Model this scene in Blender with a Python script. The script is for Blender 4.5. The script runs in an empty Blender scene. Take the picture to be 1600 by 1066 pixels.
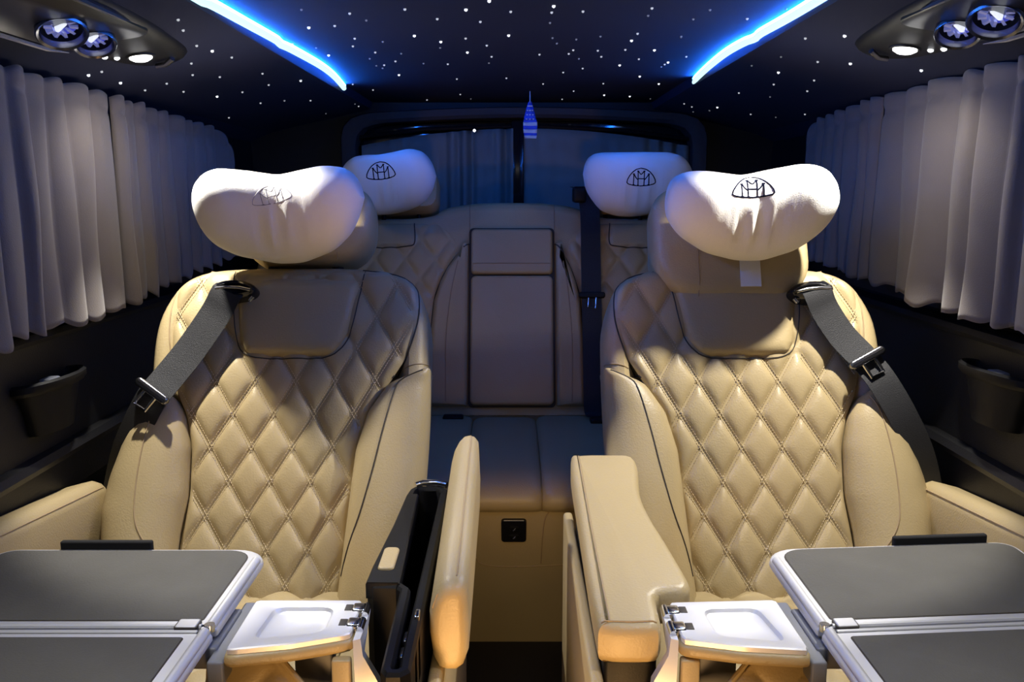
import bpy, bmesh, math, random
from math import sin, cos, pi, radians, exp, atan2, sqrt
from mathutils import Vector, Matrix
from mathutils.bvhtree import BVHTree

random.seed(7)
SC = bpy.context.scene
COL = SC.collection

# ---------------------------------------------------------------- camera, world, lamps, exposure
CAMZ = 1.09
cam_d = bpy.data.cameras.new('camera')
cam_d.sensor_width = 36.0
cam_d.lens = 36.0 * 1400.0 / 1600.0
cam_d.clip_start = 0.02
cam = bpy.data.objects.new('camera', cam_d)
cam.location = (0, 0, CAMZ)
cam.rotation_euler = (pi / 2 - math.atan(233 / 1400.0), 0, 0)
COL.objects.link(cam)
SC.camera = cam

W = bpy.data.worlds.new('world'); SC.world = W
W.use_nodes = True
W.node_tree.nodes['Background'].inputs[0].default_value = (0.55, 0.6, 0.7, 1)
W.node_tree.nodes['Background'].inputs[1].default_value = 0.02
SC.view_settings.view_transform = 'Standard'
SC.view_settings.look = 'None'
SC.view_settings.gamma = 1.0
SC.view_settings.use_curve_mapping = False
SC.view_settings.exposure = 0.0


def lamp(name, kind, loc, aim, power, color, size=0.02, angle=150, blend=0.6, size_y=None):
    d = bpy.data.lights.new(name, kind)
    d.energy = power; d.color = color
    if kind == 'SPOT':
        d.spot_size = radians(angle); d.spot_blend = blend; d.shadow_soft_size = size
    elif kind == 'POINT':
        d.shadow_soft_size = size
    else:
        d.shape = 'RECTANGLE' if size_y else 'SQUARE'
        d.size = size
        if size_y: d.size_y = size_y
    o = bpy.data.objects.new(name, d)
    o.location = loc
    o.rotation_euler = (Vector(aim) - Vector(loc)).to_track_quat('-Z', 'Y').to_euler()
    COL.objects.link(o)
    return o


# the two reading lamps of the overhead consoles
lamp('reading_lamp_light_left', 'SPOT', (-0.612, 1.535, 1.296), (-0.31, 1.56, 0.50), 30.0, (1.0, 0.95, 0.86), 0.010, 82, 0.3)
lamp('reading_lamp_light_right', 'SPOT', (0.610, 1.450, 1.296), (0.30, 1.52, 0.50), 31.0, (1.0, 0.95, 0.86), 0.010, 82, 0.3)
# the weak wide spill of the same two lamps
lamp('reading_lamp_spill_left', 'SPOT', (-0.612, 1.535, 1.296), (-0.45, 1.75, 0.50), 1.8, (1.0, 0.93, 0.82), 0.012, 165, 0.6)
lamp('reading_lamp_spill_right', 'SPOT', (0.610, 1.450, 1.296), (0.45, 1.70, 0.50), 1.8, (1.0, 0.93, 0.82), 0.012, 165, 0.6)
# the dome lamp over the front of the cabin and the warm footwell lamps
lamp('dome_lamp_light', 'AREA', (0.0, 0.42, 1.33), (0.0, 0.75, 0.40), 0.35, (1.0, 0.95, 0.86), 0.5, size_y=0.2)
for x_ in (-0.11, 0.12):
    lamp('footwell_lamp_light', 'AREA', (x_, 0.45, 0.28), (x_ * 0.9, 1.0, 0.56), 0.45, (1.0, 0.55, 0.20), 0.12).data.spread = radians(62)


for x_ in (-0.40, 0.40):     # roof lamps straight above the tray tables
    lamp('table_lamp_light', 'AREA', (x_, 0.74, 1.335), (x_, 0.80, 0.40), 1.3, (1.0, 0.95, 0.86), 0.22, size_y=0.12).data.spread = radians(105)
lamp('aisle_lamp_light', 'SPOT', (0.0, 0.20, 0.62), (0.0, 2.0, 0.20), 16.0, (1.0, 0.72, 0.38), 0.03, 24, 0.8)

# ---------------------------------------------------------------- materials
def mat(name, col, rough=0.5, metal=0.0, bump=0.0, scale=200.0, var=0.0, emit=None, estr=0.0, stretch=None, spec=0.5, sheen=0.0, vscale=None, sample=True):
    m = bpy.data.materials.new(name); m.use_nodes = True
    nt = m.node_tree; b = nt.nodes['Principled BSDF']
    b.inputs['Base Color'].default_value = (*col, 1)
    b.inputs['Roughness'].default_value = rough
    b.inputs['Metallic'].default_value = metal
    b.inputs['Specular IOR Level'].default_value = spec
    if sheen: b.inputs['Sheen Weight'].default_value = sheen
    if emit:
        b.inputs['Emission Color'].default_value = (*emit, 1)
        b.inputs['Emission Strength'].default_value = estr
        if not sample: m.cycles.emission_sampling = 'NONE'
    if bump or var:
        tc = nt.nodes.new('ShaderNodeTexCoord')
        src = tc.outputs['Object']
        if stretch:
            mp = nt.nodes.new('ShaderNodeMapping'); mp.inputs['Scale'].default_value = stretch
            nt.links.new(src, mp.inputs['Vector']); src = mp.outputs['Vector']
        if bump:
            n = nt.nodes.new('ShaderNodeTexNoise'); n.inputs['Scale'].default_value = scale; n.inputs['Detail'].default_value = 4
            nt.links.new(src, n.inputs['Vector'])
            bp = nt.nodes.new('ShaderNodeBump'); bp.inputs['Strength'].default_value = bump; bp.inputs['Distance'].default_value = 0.002
            nt.links.new(n.outputs['Fac'], bp.inputs['Height']); nt.links.new(bp.outputs['Normal'], b.inputs['Normal'])
        if var:
            n2 = nt.nodes.new('ShaderNodeTexNoise'); n2.inputs['Scale'].default_value = vscale or scale * 0.06; n2.inputs['Detail'].default_value = 5
            nt.links.new(src, n2.inputs['Vector'])
            mx = nt.nodes.new('ShaderNodeMix'); mx.data_type = 'RGBA'
            mx.inputs[6].default_value = (*[c * (1 - var) for c in col], 1)
            mx.inputs[7].default_value = (*[min(1, c * (1 + var)) for c in col], 1)
            nt.links.new(n2.outputs['Fac'], mx.inputs[0]); nt.links.new(mx.outputs[2], b.inputs['Base Color'])
    return m


M = {}
M['leather'] = mat('tan_leather', (0.445, 0.345, 0.180), 0.42, bump=0.25, scale=320, var=0.05, vscale=9)
M['thread'] = mat('sand_thread', (0.62, 0.50, 0.30), 0.7)
M['piping'] = mat('dark_piping', (0.035, 0.028, 0.022), 0.6)
M['seam'] = mat('seam_groove', (0.36, 0.26, 0.14), 0.8)
M['pillow'] = mat('white_cotton', (0.80, 0.79, 0.76), 0.85, bump=0.2, scale=500)
M['navy_thread'] = mat('navy_embroidery', (0.008, 0.009, 0.020), 1.0, spec=0.0)
M['black_plastic'] = mat('black_plastic', (0.006, 0.006, 0.0065), 0.5, spec=0.25, bump=0.1, scale=600)
M['black_inside'] = mat('black_flock', (0.005, 0.005, 0.006), 0.9)
M['gloss_black'] = mat('piano_black', (0.010, 0.010, 0.012), 0.12)
M['console_face'] = mat('console_face', (0.008, 0.008, 0.010), 0.30, spec=0.35)
M['webbing'] = mat('black_webbing', (0.013, 0.013, 0.015), 0.6, bump=0.5, scale=700, stretch=(1, 0.2, 1))
M['chrome'] = mat('chrome', (0.75, 0.75, 0.77), 0.18, 1.0)
M['dark_chrome'] = mat('dark_chrome', (0.30, 0.30, 0.33), 0.25, 1.0)
M['silver'] = mat('satin_silver', (0.76, 0.77, 0.80), 0.38, 0.35, bump=0.05, scale=900)
M['grey_plastic'] = mat('grey_plastic', (0.16, 0.17, 0.20), 0.5)
M['table_top'] = mat('charcoal_leatherette', (0.115, 0.111, 0.100), 0.75, spec=0.2, bump=0.35, scale=420, var=0.18, vscale=12)
M['curtain'] = mat('taupe_curtain', (0.165, 0.140, 0.126), 0.9, bump=0.25, scale=500, var=0.08, vscale=14, sheen=0.2)
M['rear_curtain'] = mat('grey_green_curtain', (0.24, 0.29, 0.27), 0.9, bump=0.25, scale=500)
M['headliner'] = mat('navy_suede_headliner', (0.0055, 0.009, 0.036), 0.95, bump=0.3, scale=700)
M['panel'] = mat('black_side_panel', (0.005, 0.005, 0.006), 0.5, bump=0.2, scale=300)
M['frame'] = mat('dark_brown_trim', (0.055, 0.047, 0.042), 0.7, bump=0.2, scale=300)
M['carpet'] = mat('dark_brown_carpet', (0.022, 0.017, 0.015), 0.95, bump=0.8, scale=900)
M['glass'] = mat('dark_window_glass', (0.008, 0.012, 0.014), 0.05)
M['led_core'] = mat('led_core', (0.1, 0.3, 0.4), 0.5, emit=(0.60, 0.95, 1.0), estr=1.3)
M['led_glow'] = mat('led_diffuser', (0.02, 0.1, 0.3), 0.5, emit=(0.01, 0.16, 1.0), estr=175.0)
for nm, s in (('star_bright', 1.7), ('star_mid', 0.55), ('star_dim', 0.13)):
    M[nm] = mat(nm, (0.1, 0.1, 0.1), 0.5, emit=(0.9, 0.93, 1.0), estr=s, sample=False)
M['lens'] = mat('lit_lamp_lens', (0.8, 0.8, 0.8), 0.4, emit=(1.0, 0.98, 0.95), estr=6.0, sample=False)
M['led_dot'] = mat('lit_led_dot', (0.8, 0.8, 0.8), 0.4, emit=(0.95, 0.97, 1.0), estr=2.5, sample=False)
M['vent_blue'] = mat('vent_blue_light', (0.10, 0.12, 0.4), 0.3, emit=(0.10, 0.12, 0.75), estr=0.40, sample=False)
M['vent_fin'] = mat('vent_fin_blue', (0.35, 0.38, 0.7), 0.25, 0.6, emit=(0.28, 0.33, 0.9), estr=0.30, sample=False)
M['vent_white'] = mat('vent_bar_light', (0.8, 0.8, 0.9), 0.3, emit=(0.85, 0.9, 1.0), estr=0.95, sample=False)
M['flag_blue'] = mat('flag_blue', (0.05, 0.12, 0.80), 0.7)
M['flag_white'] = mat('flag_white', (0.75, 0.78, 0.85), 0.7)

# ---------------------------------------------------------------- object helpers
WL = {}


def empty(name, loc, label, cat, group=None):
    o = bpy.data.objects.new(name, None); o.location = loc; o.empty_display_size = 0.05
    COL.objects.link(o); WL[o] = Vector(loc)
    o['label'] = label; o['category'] = cat
    if group: o['group'] = group
    return o


def mk(name, verts, faces, m, parent=None, smooth=True, label=None, cat=None, group=None, kind=None, sharp=40, recalc=True):
    lo = Vector([min(v[i] for v in verts) for i in range(3)])
    hi = Vector([max(v[i] for v in verts) for i in range(3)])
    c = Vector(((lo.x + hi.x) / 2, (lo.y + hi.y) / 2, lo.z))
    me = bpy.data.meshes.new(name)
    me.from_pydata([Vector(v) - c for v in verts], [], faces)
    if recalc:
        bm = bmesh.new(); bm.from_mesh(me); bmesh.ops.recalc_face_normals(bm, faces=bm.faces); bm.to_mesh(me); bm.free()
    for mm in (m if isinstance(m, (list, tuple)) else [m]): me.materials.append(mm)
    if smooth:
        me.shade_smooth()
        if sharp: me.set_sharp_from_angle(angle=radians(sharp))
    o = bpy.data.objects.new(name, me); COL.objects.link(o)
    WL[o] = c
    if parent:
        o.parent = parent; o.location = c - WL[parent]
    else:
        o.location = c
    if label: o['label'] = label
    if cat: o['category'] = cat
    if group: o['group'] = group
    if kind: o['kind'] = kind
    return o


class G:
    """collects verts and faces"""
    def __init__(self): self.v = []; self.f = []

    def add(self, v, f):
        k = len(self.v); self.v += [Vector(p) for p in v]; self.f += [tuple(i + k for i in q) for q in f]; return self

    def loft(self, rings, caps=(True, True), closed=True):
        n = len(rings[0]); v = [p for r in rings for p in r]; f = []
        for i in range(len(rings) - 1):
            for j in range(n if closed else n - 1):
                a = i * n + j; b = i * n + (j + 1) % n
                f.append((a, b, b + n, a + n))
        if closed and caps[0]: f.append(tuple(range(n))[::-1])
        if closed and caps[1]: f.append(tuple(range((len(rings) - 1) * n, len(rings) * n)))
        return self.add(v, f)

    def tube(self, path, r, n=8, closed=False, flat=None):
        P = [Vector(p) for p in path]; m = len(P); rings = []; up = None
        for i, p in enumerate(P):
            if closed: t = P[(i + 1) % m] - P[i - 1]
            else: t = P[min(i + 1, m - 1)] - P[max(i - 1, 0)]
            t.normalize()
            if up is None:
                up = Vector((0, 0, 1)) if abs(t.z) < 0.9 else Vector((1, 0, 0))
            x = up - t * up.dot(t)
            if x.length < 1e-6: x = t.orthogonal()
            x.normalize(); up = x; y = t.cross(x)
            rr = r[i] if isinstance(r, (list, tuple)) else r
            rings.append([p + (x * cos(2 * pi * k / n) * (flat or 1) + y * sin(2 * pi * k / n)) * rr for k in range(n)])
        if closed:
            rings.append(rings[0][:])
            return self.loft(rings, (False, False))
        return self.loft(rings)

    def box(self, x0, x1, y0, y1, z0, z1, bev=0.0):
        b = min(bev, (x1 - x0) / 2.01, (y1 - y0) / 2.01, (z1 - z0) / 2.01)
        if b <= 0:
            v = [(x, y, z) for z in (z0, z1) for y in (y0, y1) for x in (x0, x1)]
            return self.add(v, [(0, 2, 3, 1), (4, 5, 7, 6), (0, 1, 5, 4), (2, 6, 7, 3), (0, 4, 6, 2), (1, 3, 7, 5)])
        bm = bmesh.new(); bmesh.ops.create_cube(bm, size=1)
        for v in bm.verts:
            v.co = Vector(((x0 + x1) / 2 + v.co.x * (x1 - x0), (y0 + y1) / 2 + v.co.y * (y1 - y0), (z0 + z1) / 2 + v.co.z * (z1 - z0)))
        bmesh.ops.bevel(bm, geom=bm.edges[:], offset=b, segments=3, profile=0.5, affect='EDGES')
        bm.verts.index_update()
        v = [p.co.copy() for p in bm.verts]; f = [tuple(p.index for p in q.verts) for q in bm.faces]; bm.free()
        return self.add(v, f)

    def xf(self, fn):
        self.v = [Vector(fn(p)) for p in self.v]; return self

    def mk(self, name, m, parent=None, **k): return mk(name, self.v, self.f, m, parent, **k)


def catmull(P, n, closed=False):
    """n samples evenly by length of a smooth curve through P"""
    P = [Vector(p) for p in P]; m = len(P); out = []
    for i in range(m if closed else m - 1):
        if closed: a, b, c, d = P[i - 1], P[i], P[(i + 1) % m], P[(i + 2) % m]
        else: a, b, c, d = P[max(i - 1, 0)], P[i], P[i + 1], P[min(i + 2, m - 1)]
        for k in range(12):
            t = k / 12
            out.append(0.5 * ((2 * b) + (c - a) * t + (2 * a - 5 * b + 4 * c - d) * t * t + (3 * b - a - 3 * c + d) * t ** 3))
    if not closed: out.append(P[-1])
    return resample(out, n, closed)


def resample(P, n, closed=True):
    P = [Vector(p) for p in P]
    if closed: P = P + [P[0]]
    L = [0]
    for a, b in zip(P, P[1:]): L.append(L[-1] + (b - a).length)
    out = []; j = 0
    for i in range(n):
        s = L[-1] * i / (n if closed else n - 1)
        while j < len(P) - 2 and L[j + 1] < s: j += 1
        d = L[j + 1] - L[j]
        out.append(P[j].lerp(P[j + 1], (s - L[j]) / d if d > 1e-12 else 0))
    return out


def rrect(x0, x1, y0, y1, r, seg=6):
    """rounded rectangle; r is one radius or four (x0y0, x1y0, x1y1, x0y1)"""
    rs = r if isinstance(r, (list, tuple)) else [r] * 4
    out = []
    for (cx, cy, sx, sy, a0), q in zip(((x0, y0, 1, 1, pi), (x1, y0, -1, 1, 1.5 * pi), (x1, y1, -1, -1, 0), (x0, y1, 1, -1, 0.5 * pi)), rs):
        for k in range(seg + 1):
            a = a0 + 0.5 * pi * k / seg
            out.append((cx + sx * q + q * cos(a), cy + sy * q + q * sin(a)))
    return out


def inset(P, d):
    """offset of a 2-D polygon (anticlockwise: inwards for d > 0)"""
    n = len(P); A = sum(P[i][0] * P[(i + 1) % n][1] - P[(i + 1) % n][0] * P[i][1] for i in range(n))
    s = 1 if A > 0 else -1; out = []
    for i in range(n):
        a = Vector(P[i - 1][:2]); b = Vector(P[i][:2]); c = Vector(P[(i + 1) % n][:2])
        e = (c - a)
        if e.length < 1e-9: e = Vector((1, 0))
        e.normalize()
        out.append((b.x - e.y * s * d, b.y + e.x * s * d))
    return out


def pad(outline, prof, fn, g=None, caps=(True, True)):
    """loft of inset copies of an outline: prof = [(inset, height)...]; fn(a, b, h) gives the point"""
    g = g or G()
    return g.loft([[fn(a, b, h) for a, b in inset(outline, i)] for i, h in prof], caps)


def rnd(h0, h1, r, seg=4, both=False):
    """profile of a slab from h0 to h1 with its top (and bottom) edge rounded by r"""
    p = []
    if both: p += [(r - r * sin(0.5 * pi * k / seg), h0 + r - r * cos(0.5 * pi * k / seg)) for k in range(seg + 1)]
    else: p += [(0, h0)]
    p += [(r - r * cos(0.5 * pi * k / seg), h1 - r + r * sin(0.5 * pi * k / seg)) for k in range(seg + 1)]
    return p


def tab(T, x):
    """piecewise smooth table lookup: T = [(x, y)...] rising x"""
    if x <= T[0][0]: return T[0][1]
    for (a, p), (b, q) in zip(T, T[1:]):
        if x <= b: return p + (q - p) * (x - a) / (b - a)
    return T[-1][1]


def smo(T, x, w=0.02):
    return sum(tab(T, x + w * k / 3) for k in (-3, -2, -1, 0, 1, 2, 3)) / 7


def ss(x): x = max(0, min(1, x)); return x * x * (3 - 2 * x)


def grid_faces(nr, nc): return [(i * nc + j, i * nc + j + 1, (i + 1) * nc + j + 1, (i + 1) * nc + j) for i in range(nr - 1) for j in range(nc - 1)]


def bvh(g): return BVHTree.FromPolygons([tuple(v) for v in g.v], g.f)


# ---------------------------------------------------------------- the cabin shell
ROOF = [(0, 1.372), (0.445, 1.372), (0.452, 1.352), (0.52, 1.335), (0.70, 1.295), (0.78, 1.275), (0.84, 1.25)]


def roof_z(x): return tab(ROOF, abs(x))


def roof_pt(x): return roof_z(x)


Y0, Y1 = -0.30, 2.95
SHELL = [(0.84, 1.25), (0.83, 1.00), (0.815, 0.87), (0.80, 0.855), (0.80, 0.56), (0.82, 0.50), (0.83, 0.0)]
prof = [(-x, z) for x, z in ROOF[::-1]] + ROOF[1:]
ys = [Y0 + (Y1 - Y0) * k / 20 for k in range(21)]
top = [(x, z + 0.03) for x, z in prof]
g = G()
ring = lambda y: [(x, y, z) for x, z in prof] + [(x, y, z + 0.04) for x, z in prof[::-1]]
g.loft([ring(y) for y in ys])
ceiling = g.mk('ceiling', M['headliner'], kind='structure', smooth=False)
for sg, nm in ((-1, 'wall_left'), (1, 'wall_right')):
    sec = [(sg * x, z) for x, z in SHELL] + [(sg * (x + 0.04), z) for x, z in SHELL[::-1]]
    G().loft([[(x, y, z) for x, z in sec] for y in (Y0, Y1)]).mk(nm, M['panel'], kind='structure', smooth=False)
G().box(-0.88, 0.88, Y0, Y1 + 0.04, -0.04, 0.0).mk('floor', M['carpet'], kind='structure', smooth=False)
# rear wall with an opening for the window
g = G()
x0, x1, z0, z1 = -0.50, 0.575, 0.95, 1.315
for a, b, c, d in ((-0.88, x0, 0, 1.42), (x1, 0.88, 0, 1.42), (x0, x1, 0, z0), (x0, x1, z1, 1.42)):
    g.box(a, b, 2.95, 2.99, c, d)
g.mk('wall_rear', M['panel'], kind='structure', smooth=False)
G().box(x0 - 0.004, x1 + 0.004, 2.975, 2.983, z0 - 0.004, z1 + 0.004).mk('window_1', M['glass'], kind='structure', smooth=False)
# the curved trim that frames the rear window
def arch(xa, xb, zt, zc, r, n=10):
    P = [(xa, 0.90)] + [(xa + r - r * cos(0.5 * pi * k / n), zc - r + r * sin(0.5 * pi * k / n)) for k in range(n + 1)]
    mid = [(xa + (xb - xa) * k / 12, zc + (zt - zc) * sin(pi * k / 12)) for k in range(1, 12)]
    Q = [(xb - r + r * sin(0.5 * pi * k / n), zc - r + r * cos(0.5 * pi * k / n)) for k in range(n + 1)] + [(xb, 0.90)]
    return resample(P + [p for p in mid if xa + r < p[0] < xb - r] + Q, 60, False)
A = arch(-0.535, 0.61, 1.350, 1.328, 0.07)
B = arch(-0.49, 0.565, 1.318, 1.296, 0.06)
g = G()
g.loft([[(p[0], 2.945, p[1]) for p in A], [(p[0], 2.86, p[1]) for p in A],
        [(p[0] * 0.9 + q[0] * 0.1, 2.848, p[1] * 0.9 + q[1] * 0.1) for p, q in zip(A, B)],
        [(p[0] * 0.3 + q[0] * 0.7, 2.848, p[1] * 0.3 + q[1] * 0.7) for p, q in zip(A, B)],
        [(q[0], 2.858, q[1]) for q in B], [(q[0], 2.945, q[1]) for q in B]], closed=False)
g.mk('trim_1', M['frame'], kind='structure')
G().box(-0.002, 0.038, 2.895, 2.945, 0.95, 1.312, 0.004).mk('trim_6', M['gloss_black'], kind='structure')  # dark strip added behind the curtain gap to hide a bright glass reflection
# waist ledge and lower gloss strip along each side
for k, sg in enumerate((-1, 1)):
    P = [(sg * 0.797, y, 0.638) for y in [0.6 + 0.1 * i for i in range(22)]]
    g = G()
    g.loft([[(p[0] + sg * 0.01, p[1], p[2] - 0.016), (p[0] - sg * 0.014, p[1], p[2] - 0.010), (p[0] - sg * 0.018, p[1], p[2]), (p[0] - sg * 0.012, p[1], p[2] + 0.012), (p[0] + sg * 0.01, p[1], p[2] + 0.016)] for p in P])
    g.mk('trim_%d' % (k + 2), M['panel'], kind='structure')
    g = G()
    g.loft([[(sg * 0.83, y, 0.845), (sg * 0.775, y, 0.845), (sg * 0.770, y, 0.853), (sg * 0.776, y, 0.862), (sg * 0.83, y, 0.868)] for y in (0.5, 2.9)])
    g.mk('trim_%d' % (k + 4), M['panel'], kind='structure')

# fibre-optic stars, one part each
STARS = [(-0.493,1.383,1),(-0.509,1.447,1),(-0.529,1.564,1),(-0.524,1.628,2),(-0.517,1.716,1),(-0.582,1.687,1),(-0.616,1.789,1),(-0.589,1.869,1),(-0.521,1.937,1),(-0.548,2.085,1),(-0.612,2.099,1),(-0.664,2.08,2),(-0.687,1.934,1),(-0.676,1.813,1),(-0.724,1.825,1),(-0.722,1.708,2),(-0.726,1.59,2),(-0.703,1.59,1),(-0.63,2.312,1),(-0.582,2.36,1),(-0.537,2.461,1),(-0.745,2.422,1),(-0.485,2.127,1),(-0.329,1.466,0),(-0.259,1.496,1),(-0.352,1.62,2),(-0.304,1.604,1),(-0.242,1.555,0),(-0.292,1.733,1),(-0.311,1.822,1),(-0.279,1.9,1),(-0.304,1.988,0),(-0.228,1.917,0),(-0.254,2.026,1),(-0.287,2.086,1),(-0.298,2.138,0),(-0.275,2.257,2),(-0.306,2.096,0),(-0.178,1.703,2),(-0.167,1.463,1),(-0.123,1.542,1),(-0.072,1.466,2),(-0.053,1.567,1),(-0.135,1.769,2),(-0.086,1.732,1),(-0.091,1.9,2),(-0.143,2.07,1),(-0.196,2.06,0),(-0.139,2.337,1),(-0.151,2.699,1),(-0.263,2.857,1),(-0.126,2.826,0),(-0.421,2.448,1),(-0.388,2.583,1),(-0.486,2.131,2),(-0.537,2.46,1),(-0.582,2.358,0),(-0.466,2.738,0),(-0.467,2.808,1),(-0.564,2.791,0),(-0.422,1.793,1),(-0.387,1.842,0),(-0.382,1.939,2),(-0.245,1.769,0),(-0.142,1.842,0),(-0.034,1.401,2),(-0.002,1.482,1),(0.064,1.439,2),(0.063,1.488,1),(0.112,1.48,1),(0.217,1.455,1),(-0.006,1.699,2),(0.075,1.727,0),(0.086,1.789,0),(0.064,1.577,0),(0.162,1.711,0),(0.12,1.743,0),(0.057,1.929,1),(-0.043,1.959,1),(-0.051,2.054,0),(-0.049,1.813,1),(0.117,1.919,1),(0.123,1.871,1),(0.173,1.877,1),(0.188,1.959,1),(0.163,2.141,1),(0.143,1.989,0),(0.122,2.211,1),(0.227,1.866,1),(0.226,1.681,1),(0.225,1.756,2),(0.272,1.994,1),(0.315,2.286,2),(0.242,2.088,2),(0.286,1.871,2),(0.34,2.116,0),(0.341,2.075,1),(0.343,2.043,2),(0.367,1.959,1),(0.31,1.711,0),(0.299,1.545,0),(0.24,2.434,1),(0.271,2.717,2),(0.154,2.837,1),(0.174,2.611,1),(0.082,2.441,1),(-0.014,2.32,1),(0.351,2.753,2),(0.423,2.824,0),(0.387,2.441,2),(0.495,2.653,1),(0.522,2.676,1),(0.546,2.777,0),(0.571,2.668,0),(0.31,1.469,0),(0.22,1.515,0),(0.387,1.541,1),(0.311,1.717,0),(0.429,1.996,1),(0.427,1.461,0),(0.488,1.553,1),(0.525,1.474,2),(0.532,1.29,2),(0.56,1.703,1),(0.603,1.656,2),(0.502,1.736,0),(0.541,1.884,2),(0.613,1.88,1),(0.643,2.014,1),(0.573,2.027,1),(0.614,2.198,0),(0.486,1.884,0),(0.551,2.245,1),(0.572,2.569,2),(0.662,2.554,1),(0.741,2.33,1),(0.716,2.499,0),(0.698,1.583,2),(0.573,2.671,0)]
rs = random.Random(3)
for i in range(26):   # more of the same field, nearer than the frame edge
    STARS.append((round(rs.uniform(-0.42, 0.42), 3), round(rs.uniform(0.5, 1.3), 3), rs.choice((0, 1, 1, 2))))
star_me = []
for nm in ('star_dim', 'star_mid', 'star_bright'):
    bm = bmesh.new(); bmesh.ops.create_icosphere(bm, subdivisions=1, radius={'star_dim': 0.0022, 'star_mid': 0.0025, 'star_bright': 0.0031}[nm])
    me = bpy.data.meshes.new('star_light'); bm.to_mesh(me); bm.free(); me.materials.append(M[nm]); star_me.append(me)
for x, y, k in STARS:
    o = bpy.data.objects.new('star_light', star_me[k]); COL.objects.link(o)
    o.parent = ceiling; o.location = Vector((x, y, roof_z(x) - 0.001)) - WL[ceiling]

# ---------------------------------------------------------------- LED strips in the roof cove
LED = {-1: [(-0.440, 0.50), (-0.445, 1.0), (-0.446, 1.34), (-0.440, 1.375), (-0.434, 1.511), (-0.427, 1.684), (-0.431, 1.734), (-0.425, 1.795), (-0.417, 2.017), (-0.423, 2.203), (-0.443, 2.44)],
       1: [(0.440, 0.50), (0.439, 1.0), (0.438, 1.34), (0.436, 1.484), (0.431, 1.618), (0.435, 1.67), (0.427, 1.712), (0.423, 1.835), (0.431, 2.027), (0.446, 2.24), (0.455, 2.31)]}
for sg in (-1, 1):
    P = catmull([(x, y, 1.360) for x, y in LED[sg]], 90)
    root = empty('led_strip', (P[45].x, P[45].y, 1.36), 'glowing blue LED strip curving along the %s side of the starry ceiling' % ('left' if sg < 0 else 'right'), 'light strip', 'LED strips in the roof')
    G().tube(P, 0.0062, 10).mk('light_tube', M['led_core'], root)
    G().tube([p + Vector((-sg * 0.0025, 0, 0.0068)) for p in P], 0.0032, 8).mk('diffuser', M['led_glow'], root, label='deep blue glowing edge of the strip')

# ---------------------------------------------------------------- curtains
def curtain(name, sg, ya, yb, ztop, zbot, seed, label, cat='curtain', group='pleated side curtains', m='curtain', lam=0.068, amp=0.015, x0=0.752, round_end=0.0):
    r = random.Random(seed); folds = []; y = ya
    while y < yb:
        w = lam * r.uniform(0.55, 1.5); folds.append((y, w, r.uniform(0.5, 1.2), r.choice((0.35, 0.5, 0.65)))); y += w
    def off(y):
        for a, w, k, c in folds:
            if a <= y <= a + w:
                t = (y - a) / w
                t = t / c * 0.5 if t < c else 0.5 + (t - c) / (1 - c) * 0.5
                return k * (sin(pi * t) ** 0.8)
        return 0
    nc = max(60, int((yb - ya) / 0.0045)); nr = 40
    v = []
    for i in range(nr):
        t = i / (nr - 1)
        for j in range(nc):
            y = ya + (yb - ya) * j / (nc - 1)
            zt, zb = ztop(y), zbot(y)
            if round_end:
                e = max(0, (y - (yb - round_end)) / round_end)
                zt = zt - 0.07 * (1 - sqrt(max(0, 1 - e * e)))
            o = off(y)
            zb2 = zb - 0.012 * o + 0.004 * sin(y * 90 + seed)
            zt2 = zt + 0.006 * o
            z = zt2 + (zb2 - zt2) * t
            d = zt2 - z
            a = amp * (0.75 + 0.45 * t + 0.1 * sin(9 * t + y * 7))
            if 0.024 < d < 0.040: a *= 0.45                    # gathered by the header tape
            x = x0 - 0.004 - a * o - 0.004 * sin(y * 31 + 2 * t + seed) * t
            v.append((sg * x, y + 0.004 * sin(5 * t + y * 40), z))
    o = mk(name, v, grid_faces(nr, nc), M[m], label=label, cat=cat, group=group, sharp=None, recalc=False)
    s = o.modifiers.new('thickness', 'SOLIDIFY'); s.thickness = 0.002
    return o


TL = [(0.8, 1.270), (1.36, 1.270), (1.70, 1.264), (2.34, 1.243), (2.5, 1.238)]
BL = [(0.8, 0.874), (1.30, 0.877), (1.64, 0.880), (2.31, 0.922), (2.5, 0.93)]
TR = [(0.8, 1.286), (1.36, 1.282), (1.85, 1.278), (2.2, 1.262), (2.4, 1.25)]
BR = [(0.8, 0.890), (1.30, 0.896), (1.64, 0.902), (2.15, 0.931), (2.4, 0.94)]
cut = lambda T: (lambda y: min(tab(T, y), roof_z(0.752) - 0.004))
curtain('side_curtain', -1, 0.85, 1.700, cut(TL), cut(BL), 3, 'taupe pleated curtain along the left side, the wide front one with a gathered top')
curtain('side_curtain', -1, 1.715, 2.440, cut(TL), cut(BL), 8, 'bluish shaded pleated curtain at the rear of the left side', round_end=0.14)
curtain('side_curtain', 1, 0.85, 1.845, cut(TR), cut(BR), 12, 'taupe pleated curtain along the right side, the wide front one reaching the frame edge', lam=0.085, amp=0.019)
curtain('side_curtain', 1, 1.860, 2.330, cut(TR), cut(BR), 21, 'dark bluish pleated curtain at the rear of the right side', lam=0.07, round_end=0.10)


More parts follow.
